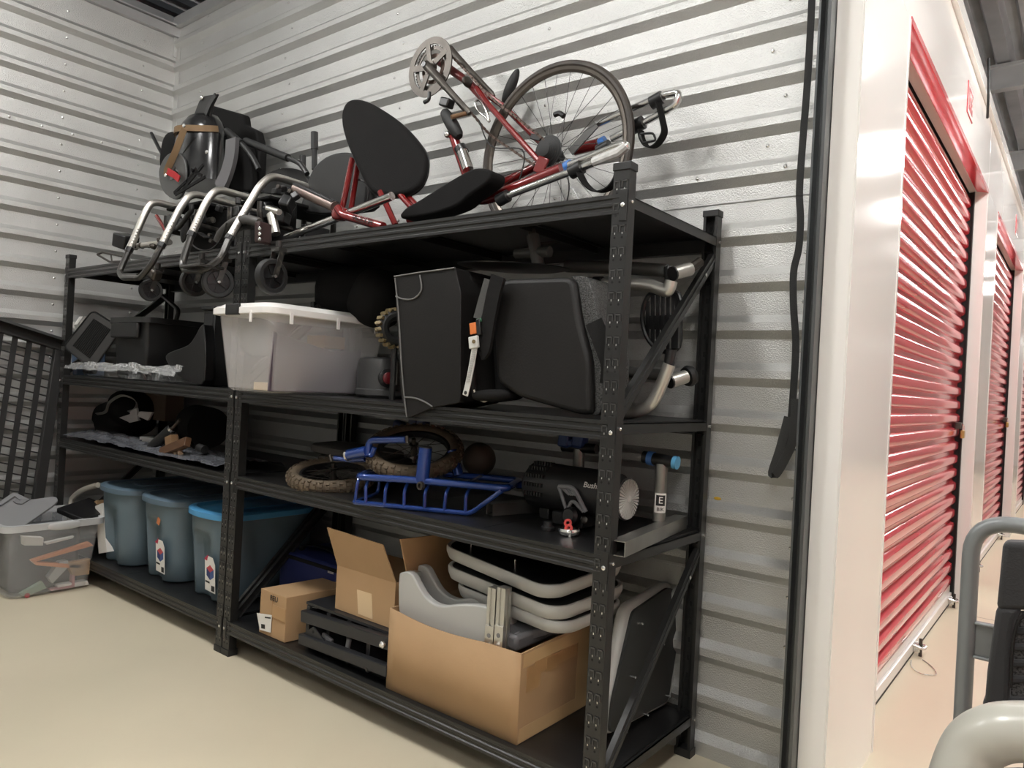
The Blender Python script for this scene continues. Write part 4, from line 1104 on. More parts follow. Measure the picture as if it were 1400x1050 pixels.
RL = thing('rolled_mat', 'dark rolled mat with a light core at the right end of the wrapped pad', 'roll', tuple(P(285, 620, y=.3)))
c = P(286, 596, y=.42)
MB().cyl((c.x - .15, .42, S2 + .13), (c.x + .1, .36, S2 + .13), .11, 24).build('roll', FAB, RL)
MB().tube(L2([(272, 612), (280, 615)], .1), .02, 12).build('core_end', PLASM, RL)

# dark heap at the left of the right rack
HP = thing('folded_canvas', 'heap of folded dark canvas left of the flat bicycle wheel', 'canvas', (-1.55, .40, S2))
for k, (dx, dy, zz, sx, sy) in enumerate(((0, 0, .03, .26, .16), (.02, .02, .075, .22, .14), (-.03, .0, .115, .2, .13))):
    MB().ell((-1.52 + dx, .42 + dy, S2 + zz), (sx, sy, .026), rot(0, 3 * k - 3, 8 * k), e=.5).build('fold', mat('canvas_%d' % k, (.05 + .01 * k, .045 + .01 * k, .038 + .01 * k), .9, bump=.3, bs=90), HP)

KN = mat('dusty_tread', (.12, .088, .055), .8, var=.4, vs=25, bump=.3, bs=80)


def smallwheel(nm, label, c, ax, R, r):
    t = thing(nm, label, 'wheel', tuple(Vector(c) - V(0, 0, r)), 'small bicycle wheels on the second shelf')
    ax = Vector(ax).normalized(); u = ax.orthogonal().normalized(); w_ = ax.cross(u); c = Vector(c)
    ty = MB().torus(c, ax, R - r, r, 48, 12).build('tyre', KN, t)
    m_ = MB()
    for k in range(44):
        a = 2 * math.pi * k / 44; d = u * math.cos(a) + w_ * math.sin(a); tg = ax.cross(d)
        for e in (-60, -25, 10, 45) if k % 2 else (-42, -8, 27, 62):
            q = d * math.cos(math.radians(e)) + ax * math.sin(math.radians(e))
            M3 = Matrix((q, tg, q.cross(tg))).transposed(); m_.box(c + d * (R - r) + q * (r + .001), (.007, .013, .011), M3)
    m_.build('tread_block', KN, ty, smooth=None, kind='stuff')
    ri = R - 2 * r + .006
    MB().lathe([(ri - .012, -.012), (ri + .004, -.014), (ri + .004, .014), (ri - .012, .012), (ri - .012, -.012)], c, ax, 40, cap=False).build('rim', PLAS, t)
    m_ = MB()
    for k in range(16):
        a = 2 * math.pi * k / 16; d = u * math.cos(a) + w_ * math.sin(a); m_.tube([c + ax * (.02 if k % 2 else -.02) + d * .01, c + d * (ri - .008)], .0013, 5)
    m_.build('spoke', CRANKM, t, kind='stuff')
    MB().lathe([(.008, -.05), (.008, -.03), (.018, -.028), (.012, -.02), (.012, .02), (.018, .028), (.008, .03), (.008, .05)], c, ax, 14).build('hub', CRANKM, t)
    return t


c = P(456, 645, z=S2 + .055); c.y = .16; c = P(456, 646, y=.17); R = .182
smallwheel('spare_wheel', 'small knobby bicycle wheel lying flat at the shelf edge', V(c.x, c.y, S2 + .045), (.10, -.16, 1), R, .026)
c = P(566, 616, y=.23)
smallwheel('spare_wheel', 'small knobby bicycle wheel tilted behind the blue luggage carrier', c, (.27, -.36, 1), .185, .026)
# blue fork pieces
BF = thing('bicycle_fork', 'blue bicycle fork with its steerer lying across the two wheels', 'bicycle fork', tuple(P(500, 625, y=.2)))
MB().tube(fillet(L2([(503, 622), (505, 602), (556, 601)], .055), .03), .013, 12).build('fork_blade', BLUEP, BF)
MB().tube(L2([(477, 622), (503, 617)], .055), .021, 14).build('head_tube', BLUEP, BF)
MB().tube(L2([(475.5, 622.3), (478, 621.8)], .055), .0225, 14).build('head_ring', CHROME, BF)
MB().tube(L2([(458, 626.5), (478, 629), (500, 628)], .07), .010, 10).build('fork_tip', BLUEP, BF)
MB().tube(L2([(451, 622), (453.5, 631)], .07), .006, 8).build('axle_nut', CRANKM, BF)
MB().tube(L2([(556, 596), (557, 606)], .055), .007, 8).build('axle_nut', CRANKM, BF)
MB().tube(fillet(L2([(503, 618), (508, 624), (512, 612)], .055), .01), .009, 8).build('crown', BLUEP, BF)
BC = thing('handlebar_clamp', 'dark blue bicycle stem clamp on top of the tilted wheel', 'bicycle stem', tuple(P(560, 600, y=.35)))
for a, b in ((545, 580), (566, 576), (578, 575)): MB().box(P(a, b + 6, y=.45), (.05, .04, .07), rot(0, 12, 0)).build('clamp_half', mat('navy_clamp', (.012, .022, .08), .4), BC, bev=.01)
MB().tube(L2([(530, 592), (585, 590)], .47), .022, 10).build('stem_bar', PLAS, BC)
# blue carrier
BR = thing('luggage_carrier', 'bright blue tubular front luggage carrier with wire sides', 'luggage carrier', (-.85, .15, S2))
YF = lambda px: -.040 + .175 * max(0, px - 485) / 160
r = .0125


def CP(px, py, dy=0, lift=0):
    p = P(px, py, y=YF(px) + dy); p.z = max(p.z, S2 + .009); return p


MB().tube(fillet([P(502, 646, y=.10), CP(490, 652), CP(560, 656), CP(640, 663), CP(692, 668, -.03), P(711, 657, y=.36), P(596, 647, y=.30), P(512, 645, y=.20)], .035, 5, True), r, 12, closed=True).build('top_rail', BLUEP, BR)
MB().tube(fillet([CP(486, 686), CP(484, 690), CP(560, 698), CP(643, 705), CP(686, 671, -.03)], .02), .0085, 10).build('bottom_rail', BLUEP, BR)
MB().tube(fillet([CP(484, 690), V(*P(516, 684, y=.16).xy, S2 + .009), P(520, 650, y=.16)], .02), .0065, 8).build('side_rail', BLUEP, BR)
for k, (xt, yt, xb_, yb2) in enumerate(((489, 658, 485, 689), (500, 664, 500, 692), (527, 667, 525.5, 695), (553, 669, 552, 697), (581, 672, 580, 700), (609.5, 674, 607, 702), (637, 677, 636, 704))):
    MB().tube(fillet([CP(xt + 5, yt - 9, .02), CP(xt, yt, -.002), CP(xb_, yb2, -.002)], .02), .0058, 8).build('wire_bar', BLUEP, BR)
for k, xt in enumerate((540, 590, 640)):
    MB().tube([P(xt, 655 + (xt - 540) * .05, y=YF(xt)), P(xt + 18, 646 + (xt - 540) * .05, y=.30)], .006, 8).build('deck_bar', BLUEP, BR)
MB().tube(L2([(582, 612), (577, 658)], .065), .0235, 16).build('post', BLUEP, BR)
MB().tube(L2([(582.3, 610.5), (582.1, 613)], .065), .0215, 16).build('post_mouth', PLAS, BR)
MB().tube(L2([(618, 616), (627, 650)], .30), .02, 14).build('post', BLUEP, BR)
MB().tube(L2([(708, 663), (720, 663)], .33), .014, 12).build('stub', BLUEP, BR)
MB().lathe([(.014, 0), (.014, .012), (.008, .012), (.008, .004)], P(577, 664, y=.035), (0, -1, 0), 14).build('bolt_eye', CRANKM, BR)
# brown ball
BL = MB().ell(P(655, 628, y=.47), (.066, .066, .066), n=32, m=20); BL.v = [p + V(0, 0, S2 + .067 - (sum(q.z for q in BL.v) / len(BL.v))) if False else p for p in BL.v]
zmin = min(p.z for p in BL.v); BL.v = [p - V(0, 0, zmin - S2 - .001) for p in BL.v] if zmin - S2 < .03 else BL.v
BL.build('play_ball', mat('brown_ball', (.085, .062, .045), .6, var=.2, vs=6), label='dull brown ball behind the blue luggage carrier', cat='ball')

# work stand pieces of square steel tube
STE = mat('raw_steel_tube', (.30, .295, .275), .36, .85, var=.25, vs=9)


def sqtube(par, a, b, s, nm='square_foot', up=(0, 0, 1)):
    a, b = Vector(a), Vector(b); t = (b - a).normalized(); sd = t.cross(Vector(up)).normalized(); u = sd.cross(t); h = s / 2; i = h - .0025
    def q(c, k): return [c + sd * x * k + u * z * k for x, z in ((-1, -1), (1, -1), (1, 1), (-1, 1))]
    o = MB().loft([q(a, i), q(a, h), q(b, h), q(b, i), q(a, i)], cap=False).build(nm, STE, par, smooth=None)
    return o


WS = thing('work_stand', 'steel square tube foot with T post and light blue end cap', 'work stand', tuple(P(880, 740, y=.3)))
a = P(845, 747, y=.02); b = P(931, 706, y=.56); s = .042
a.z = b.z = S2 + s / 2 + .001
sqtube(WS, a, b, s)
pb = P(901, 704, y=.40); pt = P(905, 634, y=.40); pb.z = S2 + s
MB().tube([pb, pt], .0205, 16).build('post', STE, WS)
MB().tube(L2([(880, 624.5), (926, 633)], .40), .0195, 14).build('t_bar', PLAS, WS)
MB().tube(L2([(887, 626), (894, 627.3)], .40), .0225, 14).build('blue_ring', BLUEC, WS)
MB().tube(L2([(921, 632), (926.5, 633.1)], .40), .0205, 14).build('end_cap', mat('light_blue_cap', (.10, .33, .55), .4), WS)
lb = P(906.5, 689, y=.3785); tw = (CAM - lb); tw.z = 0; tw.normalize(); sx = V(0, 0, 1).cross(tw)
SK = MB()
for k in range(7):
    pass
ang = [(-.95 + 1.9 * k / 8) for k in range(9)]
pc_ = V(pb.lerp(pt, .21).x, pb.lerp(pt, .21).y, 0)
z0, z1 = P(905, 702, y=.38).z, P(905, 675, y=.38).z
dv = V(.55, -.83, 0).normalized(); sv = V(0, 0, 1).cross(dv)
secs = [[pc_ + (dv * math.cos(q) + sv * math.sin(q)) * .0212 + V(0, 0, z) for q in ang] for z in (z0, z1)]
MB().loft(secs, cap=False, closed=False).build('sticker', PAPER, WS)
secs = [[pc_ + (dv * math.cos(q) + sv * math.sin(q)) * .0215 + V(0, 0, z) for q in ang[1:-1]] for z in (z0 + .022, z1 - .006)]
MB().loft(secs, cap=False, closed=False).build('sticker_panel', INK, WS)
text('lettering', 'E', pc_ + dv * .0222 + V(0, 0, (z0 + z1) / 2 + .008), .03, PAPER, WS, sv, (0, 0, 1))
text('lettering', 'BIK', pc_ + dv * .0222 + V(0, 0, z0 + .011), .016, INK, WS, sv, (0, 0, 1))
WS2 = thing('work_stand', 'steel square tube foot with T post and dark blue clamp behind the cylinder', 'work stand', tuple(P(700, 710, y=.3)))
a = P(669, 702, y=.20); b = P(742, 694, y=.42); a.z = b.z = S2 + .041 / 2 + .001
sqtube(WS2, a, b, .041)
MB().tube([b + (a - b).normalized() * .02, b + (b - a).normalized() * .03], .03, 14).build('foot_clamp', PLAS, WS2)
e = b + (b - a).normalized() * .18
MB().tube([b, e], .021, 12).build('cross_tube', PLAS, WS2)
pt = P(792, 614, y=.50); pb = V(pt.x, .50, S2 + .02)
MB().tube([pb, pt], .021, 12).build('post', STE, WS2)
MB().bx(pt.x - .02, pt.x + .02, .3, .52, S2 + .001, S2 + .04).build('post_foot', PLAS, WS2, bev=.004)
MB().tube(L2([(770, 611), (816, 614)], .5), .018, 12).build('t_bar', PLAS, WS2)
for q in (774, 793): MB().box(P(q, 602, y=.49), (.045, .05, .05), rot(0, 5, 0)).build('blue_clamp', mat('deep_blue_clamp', (.015, .04, .14), .4), WS2, bev=.008)
MB().box(P(783, 606, y=.49), (.09, .04, .025), rot(0, 5, 0)).build('clamp_base', mat('deep_blue_base', (.015, .04, .14), .4), WS2, bev=.006)
# black cylinder with radial disc
TC = thing('telescope', 'fat black cylinder with white lettering and a pale radial end disc', 'telescope', tuple(P(790, 715, y=.33)))
yc = .32; zc = P(860, 682, y=yc).z; xr = P(858, 682, y=yc).x; xl = P(733, 655, y=yc).x
rr = .078
zc = max(zc, S2 + .034 + rr)
prf = [(.055, -.02), (rr * .97, 0), (rr * 1.0, .01), (rr, .10), (rr * .985, .104), (rr * .985, .2), (rr * .98, xr - xl - .10), (rr * .93, xr - xl - .06), (rr * .93, xr - xl - .03), (.05, xr - xl - .028)]
MB().lathe(prf, (xl, yc, zc), (1, 0, 0), 44).build('barrel', PLASM, TC, smooth=30)
m_ = MB()
for k in range(7):
    for q in range(5):
        a = math.radians(75 + 22 * q); 
        m_.bx(xl + .012 + .011 * k, xl + .017 + .011 * k, yc - (rr + .001) * math.sin(a) - .012, yc - (rr + .001) * math.sin(a) + .012, zc - (rr + .001) * math.cos(a) - .006, zc - (rr + .001) * math.cos(a) + .006)
m_.build('vent_slot', INK, TC, smooth=None, kind='stuff')
dk = MB().lathe([(.066, 0), (.067, .004), (.06, .006), (.001, .006)], (xr - .006, yc, zc - .004), (1, 0, 0), 48).build('end_disc', mat('pale_disc_dark', (.05, .05, .05), .5), TC)
VAN = mat('pale_vane', (.55, .54, .50), .45)
fv = None
for k in range(36):
    a = 2 * math.pi * k / 36; d = V(0, math.cos(a), math.sin(a)); e_ = V(0, -math.sin(a), math.cos(a)); cc_ = V(xr + .001, yc, zc - .004)
    MB().slab([cc_ + d * .008 - e_ * .0006, cc_ + d * .063 - e_ * .0036, cc_ + d * .063 + e_ * .0036, cc_ + d * .008 + e_ * .0006], (.005, 0, 0)).build('vane', VAN, dk, smooth=None)
MB().lathe([(.012, 0), (.012, .006), (.006, .008)], V(xr + .001, yc, zc - .004), (1, 0, 0), 18).build('disc_hub', VAN, dk)
tx = P(806, 658, y=yc - rr)
text('lettering', 'Bushnell', V(tx.x + .02, yc - rr * .9 - .004, zc + rr * .42), .026, PAPER, TC, (1, 0, 0), (0, .45, .9))
hq = L2([(764, 665), (784, 666), (801, 700), (798, 704), (778, 700)], yc - rr - .012)
MB().tube(fillet([hq[0], hq[1], hq[2]], .02), .007, 8).build('handle_edge', GREYD, TC)
MB().tube(fillet([hq[0], P(770, 684, y=yc - rr - .012), P(776, 702, y=yc - rr - .012)], .02), .006, 8).build('handle_edge', GREYD, TC)
for k in range(5):
    p0 = hq[0].lerp(hq[1], k / 5 + .1); p1 = p0.lerp(hq[2], .35); MB().tube([p0, p1], .003, 6).build('handle_rib', GREYD, TC)
MB().tube(fillet(L2([(775, 700), (782, 682), (798, 700)], yc - rr - .012), .03), .006, 8).build('handle_arch', GREYD, TC)
MB().lathe([(.03, 0), (.03, .02), (.02, .03)], P(783, 706, y=yc - rr), (0, -1, .2), 20).build('pivot', PLAS, TC)
MB().bx(xl + .12, xl + .24, yc - .07, yc + .07, S2 + .001, zc - rr + .012).build('cradle', PLAS, TC, bev=.006)
MB().lathe([(.011, 0), (.011, .006), (.006, .009)], P(800, 711, y=.22), (0, -1, .2), 14).build('thumb_screw', CRANKM, TC)
# disc lock with keys, knob
LK = thing('disc_padlock', 'round steel disc padlock with two red keys on the shelf front', 'padlock', tuple(P(778, 731, z=S2)))
c = P(778, 731, z=S2)
MB().lathe([(.02, 0), (.032, .003), (.035, .010), (.035, .013), (.032, .02), (.02, .023), (.001, .023)], c, (0, 0, 1), 28).build('lock_body', CHROME, LK)
RK = mat('red_key_plastic', (.62, .05, .04), .4)
for k, (a, b) in enumerate(((776.5, 715), (777.5, 722))):
    q = P(a, b, y=c.y - .02 + .015 * (1 - k)); ky = annul2 = MB().lathe([(.0055, -.002), (.0125, -.002), (.0125, .002), (.0055, .002), (.0055, -.002)], q, (.3, -1, .3), 20, cap=False).build('key_head', RK, LK)
MB().bar(P(778, 727, y=c.y - .024), P(779.5, 738, y=c.y - .03), .007, .002, up=(0, 1, 0)).build('key_blade', ZINC, LK)
KB = MB().lathe([(.022, 0), (.022, .012), (.016, .015), (.014, .028), (.010, .03), (.001, .03)], P(749, 725, z=S2), (0, 0, 1), 16)
KB.build('rubber_foot', PLAS, label='small black rubber foot left of the disc padlock', cat='rubber foot', bev=.001)
# ------------------------------------------------------------------ bottom tier (z = S1)
def tote(label, x0, yfr, w, d, h, body, lid, sticker, orange=None):
    t = thing('storage_tote', label, 'tote', (x0 + w / 2, yfr + d / 2, S1), 'blue plastic totes on the bottom shelf')
    cx, cy = x0 + w / 2, yfr + d / 2

    def plan(k, dent, n=64):
        q = []
        for i in range(n):
            a = 2 * math.pi * i / n; e = .42
            x = (w / 2 - k) * math.copysign(abs(math.cos(a)) ** e, math.cos(a)); y = (d / 2 - k) * math.copysign(abs(math.sin(a)) ** e, math.sin(a))
            if y < 0: y -= .022 * math.cos(x / w * math.pi) ** 2 * (1 if abs(math.sin(a)) > .3 else 0)
            if dent and abs(y) > d * .3: y -= math.copysign(dent * max(0, min(1, (.055 - abs(x + .03)) / .02)), y)
            q.append(V(cx + x, cy + y, 0))
        return q
    Z = lambda q, z: [p + V(0, 0, z) for p in q]
    secs = []
    for tt, k, dn in ((0, .055, .03), (.03, .042, .036), (.3, .034, .042), (.6, .025, .045), (.72, .021, .040), (.80, .018, .016), (.84, .017, 0), (1, .014, 0)):
        secs.append(Z(plan(k, dn), S1 + .002 + (h - .03) * tt))
    MB().loft(secs).build('body', body, t, smooth=50)
    secs = []
    for k, z in ((.004, -.012), (-.002, -.010), (-.002, .014), (.008, .022), (.03, .023), (.04, .014), (.075, .013), (.085, .020)):
        secs.append(Z(plan(k, 0), S1 + h - .02 + z))
    MB().loft(secs).build('lid', lid, t, smooth=40)
    MB().bx(cx - .02, cx + .10, cy - d * .28, cy + d * .3, S1 + h, S1 + h + .006).build('lid_panel', lid, t, bev=.004)
    if sticker:
        fx = cx + .045; fy = yfr + .022 - .013
        q = lambda a, b: V(fx + a, fy - .016 + .0 * b + (.155 - b) * .06, S1 + .06 + b)
        out = [q(0, 0), q(.085, -.005), q(.085, .125), q(.065, .155), q(.02, .157), q(.0, .135)]
        lb = MB().slab(out, (0, .0015, 0)).build('sticker', PAPER, t, smooth=None)
        hx = lambda r, k: q(.045 + r * math.cos(k * math.pi / 3 + math.pi / 6), .085 + r * math.sin(k * math.pi / 3 + math.pi / 6)) - V(0, .0012, 0)
        c0 = q(.045, .085) - V(0, .0012, 0)
        MB().slab([hx(.034, 0), hx(.034, 1), hx(.034, 2), c0], (0, .001, 0)).build('sticker_top', mat('sticker_red', (.45, .06, .07), .6), lb, smooth=None)
        MB().slab([hx(.034, 2), hx(.034, 3), hx(.034, 4), c0], (0, .001, 0)).build('sticker_side', mat('sticker_navy', (.02, .035, .13), .6), lb, smooth=None)
        MB().slab([hx(.034, 4), hx(.034, 5), hx(.034, 0), c0], (0, .001, 0)).build('sticker_side', mat('sticker_blue', (.05, .09, .25), .6), lb, smooth=None)
        MB().slab([q(.055, .003) - V(0, .0012, 0), q(.08, .003) - V(0, .0012, 0), q(.08, .028) - V(0, .0012, 0), q(.055, .028) - V(0, .0012, 0)], (0, .001, 0)).build('sticker_block', INK, lb, smooth=None)
        MB().slab([q(.005, .036) - V(0, .0012, 0), q(.04, .034) - V(0, .0012, 0), q(.04, .042) - V(0, .0012, 0), q(.005, .044) - V(0, .0012, 0)], (0, .001, 0)).build('sticker_line', INK, lb, smooth=None)
        MB().slab([q(-.005, .14) - V(0, .0013, 0), q(.03, .165) - V(0, .0013, 0), q(.02, .135) - V(0, .0013, 0)], (0, .001, 0)).build('sticker_corner', mat('sticker_pink', (.45, .03, .07), .6), lb, smooth=None)
    if orange:
        MB().box(orange, (.026, .004, .034), rot(0, 20, 0)).build('orange_sticker', mat('orange_sticker', (.6, .2, .07), .6), t, bev=.001)
    return t


h = .415
x1_, x2_, x3_ = P(133, 668, y=.04).x, P(188, 682, y=.06).x, P(250, 700, y=.07).x
tw_ = .405
tote('slate blue tote farthest left on the bottom shelf, no sticker on front', x1_, .025, min(tw_, x2_ - x1_ - .012), .55, h, TOTE, TOTEL, False)
tote('slate blue tote between two others on the bottom shelf', x2_, .05, min(tw_, x3_ - x2_ - .012), .54, h, TOTE, TOTEL, True, V(x2_ + .24, .056, S1 + .30))
tote('slate blue tote with a bright blue lid beside the rack upright', x3_, .06, tw_, .54, h, TOTE, LIDB, True)
t = bpy.data.objects['storage_tote.002']
# items at the left end of the bottom tier
BTB = thing('bent_rail', 'pale bent metal rail left of the blue totes', 'rail', tuple(P(100, 700, y=.16)))
MB().tube(spl([V(P(96, 694, y=.05).x, .05, S1 + .01)] + L2([(97, 690), (102, 678), (115, 669), (134, 663)], .05)), .015, 12).build('rail', mat('pale_metal', (.62, .58, .5), .3, .5), BTB)
FO = thing('paper_folder', 'white paper folder standing between clear bin and blue totes', 'folder', tuple(P(130, 755, y=.05)))
q = L2([(130, 692), (139, 688), (146, 755), (135, 757)], .045)
MB().slab(q, (-.02, .18, 0)).build('folder', PAPER, FO, smooth=None)
MB().slab(L2([(110, 695), (132, 684), (134, 708), (116, 712)], .07), (0, .10, 0)).build('brown_paper', CARD, FO, smooth=None)

# long carton
LC = thing('long_carton', 'long narrow cardboard carton with a white label on its end', 'box', tuple(P(375, 868, y=.1)))
A, B, C, D = P(356, 807, y=.02), P(392, 814, y=.02), P(390, 871, y=.02), P(354, 862, y=.02)
xA, xB = A.x + .004, B.x; zt = (A.z + B.z) / 2; dirv = V(.06, .54, 0)
z0 = S1 + .001
body = MB().slab([(xA, .02, z0), (xB, .02, z0), (xB, .02, zt), (xA, .02, zt)], dirv).build('carton', CARD, LC, smooth=None, bev=.002)
MB().bx((xA + xB) / 2 - .004, (xA + xB) / 2, .0185, .0205, z0 + (zt - z0) * .45, zt - .006).build('flap_gap', CARDD, LC, smooth=None)
MB().bx(xA + .002, xB - .002, .0182, .0204, z0 + (zt - z0) * .42, z0 + (zt - z0) * .45).build('flap_edge', CARDD, LC, smooth=None)
MB().bx((xA + xB) / 2, xB - .002, .0180, .0204, z0 + (zt - z0) * .46, z0 + (zt - z0) * .74).build('tape_strip', TAPE, LC, smooth=None)
lab = [P(351, 838, y=.016), P(371.5, 841, y=.016), P(370, 865, y=.016), P(355, 861, y=.016)]
lb = MB().slab(lab, (0, .001, 0)).build('label', PAPER, LC, smooth=None)
MB().slab([P(357, 853, y=.0155), P(362, 854, y=.0155), P(362, 860, y=.0155), P(357, 859, y=.0155)], (0, .0006, 0)).build('label_mark', INK, lb, smooth=None)
MB().slab([P(362, 843, y=.0155), P(370, 844, y=.0155), P(370, 846, y=.0155), P(362, 845, y=.0155)], (0, .0006, 0)).build('label_line', INK, lb, smooth=None)
text('handwriting', 'BEU', (P(374.5, 819, y=.0185)), .030, INK, LC, (1, 0, 0), (0, 0, 1))
# blue bag
CB = thing('cooler_bag', 'navy blue square cooler bag behind the long carton', 'bag', tuple(P(430, 800, y=.4)))
xl_, xr_ = P(381, 770, y=.30).x, P(462, 770, y=.30).x; zt = P(385, 752, y=.30).z
MB().bx(xl_, xr_, .30, .58, S1 + .001, zt).build('bag_body', NAVY, CB, bev=.02, seg=3)
MB().bx(xl_ - .003, xr_ + .003, .295, .585, zt - .026, zt - .010).build('zip_band', FAB, CB, bev=.003)
MB().strap(spl([V(xl_ + .08, .36, zt), V(xl_ + .1, .38, zt + .025), V((xl_ + xr_) / 2, .40, zt + .03), V(xr_ - .1, .38, zt + .02), V(xr_ - .08, .36, zt)]), .03, .004, (0, 1, 0)).build('carry_strap', FAB, CB)
text('lettering', 'insul', (P(452, 782, y=.297)), .022, PAPER, CB, (1, 0, 0), (0, 0, 1))
# black folding steel frames
SF = thing('folding_trestle', 'stack of folded black steel frames under the open carton', 'steel frame', (-1.1, .2, S1))
MS = mat('satin_black_steel', (.03, .031, .034), .32, .3, var=.2, vs=8)


def bpx(a, b, y0, y1, wd, ht, nm='frame_bar'):
    return MB().bar(P(*a, y=y0), P(*b, y=y1), wd, ht).build(nm, MS, SF, smooth=None, bev=.004)


zt2 = P(460, 829, y=.10).z - .004
bpx((415, 841), (536, 880), .05, .05, .03, .045)
MB().slab([(P(417, 832, y=.06).x, .065, zt2 - .012), (P(537, 860, y=.06).x, .065, zt2 - .012), (P(537, 860, y=.06).x, .36, zt2 - .012), (P(417, 832, y=.06).x, .36, zt2 - .012)], (0, 0, .010)).build('frame_plate', MS, SF, smooth=None)
bpx((420, 828), (535, 858), .33, .33, .03, .03)
bpx((412, 872), (532, 917), .03, .03, .03, .04)
bpx((425, 876), (532, 905), .30, .30, .03, .04)
bpx((430, 858), (531, 890), .16, .16, .02, .03)
MB().slab(L2([(415, 866), (428, 857), (448, 883)], .028), (0, .006, 0)).build('gusset', MS, SF, smooth=None)
MB().lathe([(.006, 0), (.006, .001)], P(428, 864, y=.0275), (0, -1, 0), 10).build('gusset_hole', HOLE, SF)
for a, b in ((524, 881), (505, 914)):
    MB().lathe([(.012, 0), (.012, .008), (.006, .014)], P(a, b, y=.028), (0, -1, 0), 14).build('bolt', ZINC if a == 524 else PLAS, SF)
for a, b, w_ in ((448, 872, .06), (476, 882, .018)): MB().box(P(a, b, y=.055), (w_, .012, .016 if w_ > .03 else .05), rot(0, 12, 0)).build('latch', GREYD, SF, bev=.003)
m_ = MB()
for k in range(4): 
    xx = P(430 + 28 * k, 850, y=.1).x; m_ = MB().bx(xx, xx + .02, .06, .34, S1 + .001, zt2 - .013); m_.build('spacer', MS, SF, smooth=None)
MB().slab([P(421, 829, y=.07), P(434, 832, y=.07), P(434, 832, y=.11), P(421, 829, y=.11)], (0, 0, .001)).build('sticker', PAPER, SF, smooth=None)
# open carton with raised flap
OC = thing('open_carton', 'open cardboard carton with one flap raised on the black frames', 'box', tuple(P(500, 845, y=.2)))
yA = .09
q = L2([(461, 773), (541, 797), (537, 857), (460, 829)], yA)
x0, x1, zt = q[0].x, q[1].x, (q[0].z + q[1].z) / 2; z0 = zt2
th = .004; dp = .26
MB().bx(x0, x1, yA, yA + th, z0, zt).build('front_panel', CARD, OC, smooth=None)
MB().bx(x0, x0 + th, yA + th, yA + dp, z0, zt).build('side_panel', CARD, OC, smooth=None)
MB().bx(x1 - th, x1, yA + th, yA + dp, z0, zt).build('side_panel', CARD, OC, smooth=None)
MB().bx(x0, x1, yA + dp, yA + dp + th, z0, zt).build('rear_panel', CARDD, OC, smooth=None)
MB().bx(x0 + th, x1 - th, yA + th, yA + dp, z0, z0 + th).build('bottom_panel', CARDD, OC, smooth=None)
fl_ = [P(447, 721, y=yA - .05), P(523, 745, y=yA - .05), V(x1, yA, zt), V(x0, yA, zt)]
MB().slab(fl_, (0, th, .001)).build('flap', CARD, OC, smooth=None)
MB().slab([V(x1, yA + .01, zt), V(x1, yA + dp, zt), V(x1 + .03, yA + dp - .02, zt - .10), V(x1 + .03, yA + .03, zt - .10)], (th, 0, 0)).build('flap', CARDD, OC, smooth=None)
MB().slab(L2([(488, 806), (508, 812), (509.5, 847), (489.5, 839)], yA - .0008), (0, .0008, 0)).build('label', PAPERT, OC, smooth=None)

# big carton full of grey seat parts
GC = thing('large_carton', 'large cardboard box filled with grey seat parts', 'box', (-.575, .21, S1))
X0, X1, Y0, Y1 = -.862, -.292, .022, .40
z0 = S1 + .001; ztl = P(538, 832, y=Y0).z; ztr = P(710, 893, y=Y0).z; ztb = P(802, 853, x=X1).z
n = 16; top = []
for k in range(n + 1):
    u = k / n; top.append(V(X0 + (X1 - X0) * u, Y0 - .012 * math.sin(math.pi * u), ztl + (ztr - ztl) * u - .012 * math.sin(math.pi * min(1, u * 1.3))))
v = []; f = []
for k in range(n + 1):
    u = k / n; v += [V(X0 + (X1 - X0) * u, Y0, z0), top[k]]
for k in range(n): f.append((2 * k, 2 * k + 2, 2 * k + 3, 2 * k + 1))
CT = .005
MB().add(v, f).build('front_panel', CARD, GC, smooth=60, solid=CT)
MB().slab([(X1, Y0, z0), (X1, Y1, z0), (X1, Y1, ztb), (X1, Y0 + .19, (ztr + ztb) / 2 + .002), (X1, Y0, ztr)], (-CT, 0, 0)).build('side_panel', CARD, GC, smooth=None)
MB().slab([(X0, Y0, z0), (X0, Y1, z0), (X0, Y1, ztl), (X0, Y0, ztl)], (CT, 0, 0)).build('side_panel', CARD, GC, smooth=None)
MB().bx(X0, X1, Y1 - CT, Y1, z0, ztl).build('rear_panel', CARDD, GC, smooth=None)
MB().bx(X0 + CT, X1 - CT, Y0 + CT, Y1 - CT, z0, z0 + .004).build('bottom_panel', CARDD, GC, smooth=None)
MB().slab([V(X0, Y0 + .1, ztl), V(X0, Y1, ztl), P(622, 728, x=X0 + .03), P(546, 737, x=X0 + .03)], (CT, 0, 0)).build('flap', CARDD, GC, smooth=None)
MB().slab([V(X0, Y1, ztl), V(X1, Y1, ztl), V(X1, Y1 + .06, ztl + .12), V(X0, Y1 + .06, ztl + .12)], (0, CT, 0)).build('flap', CARDD, GC, smooth=None)
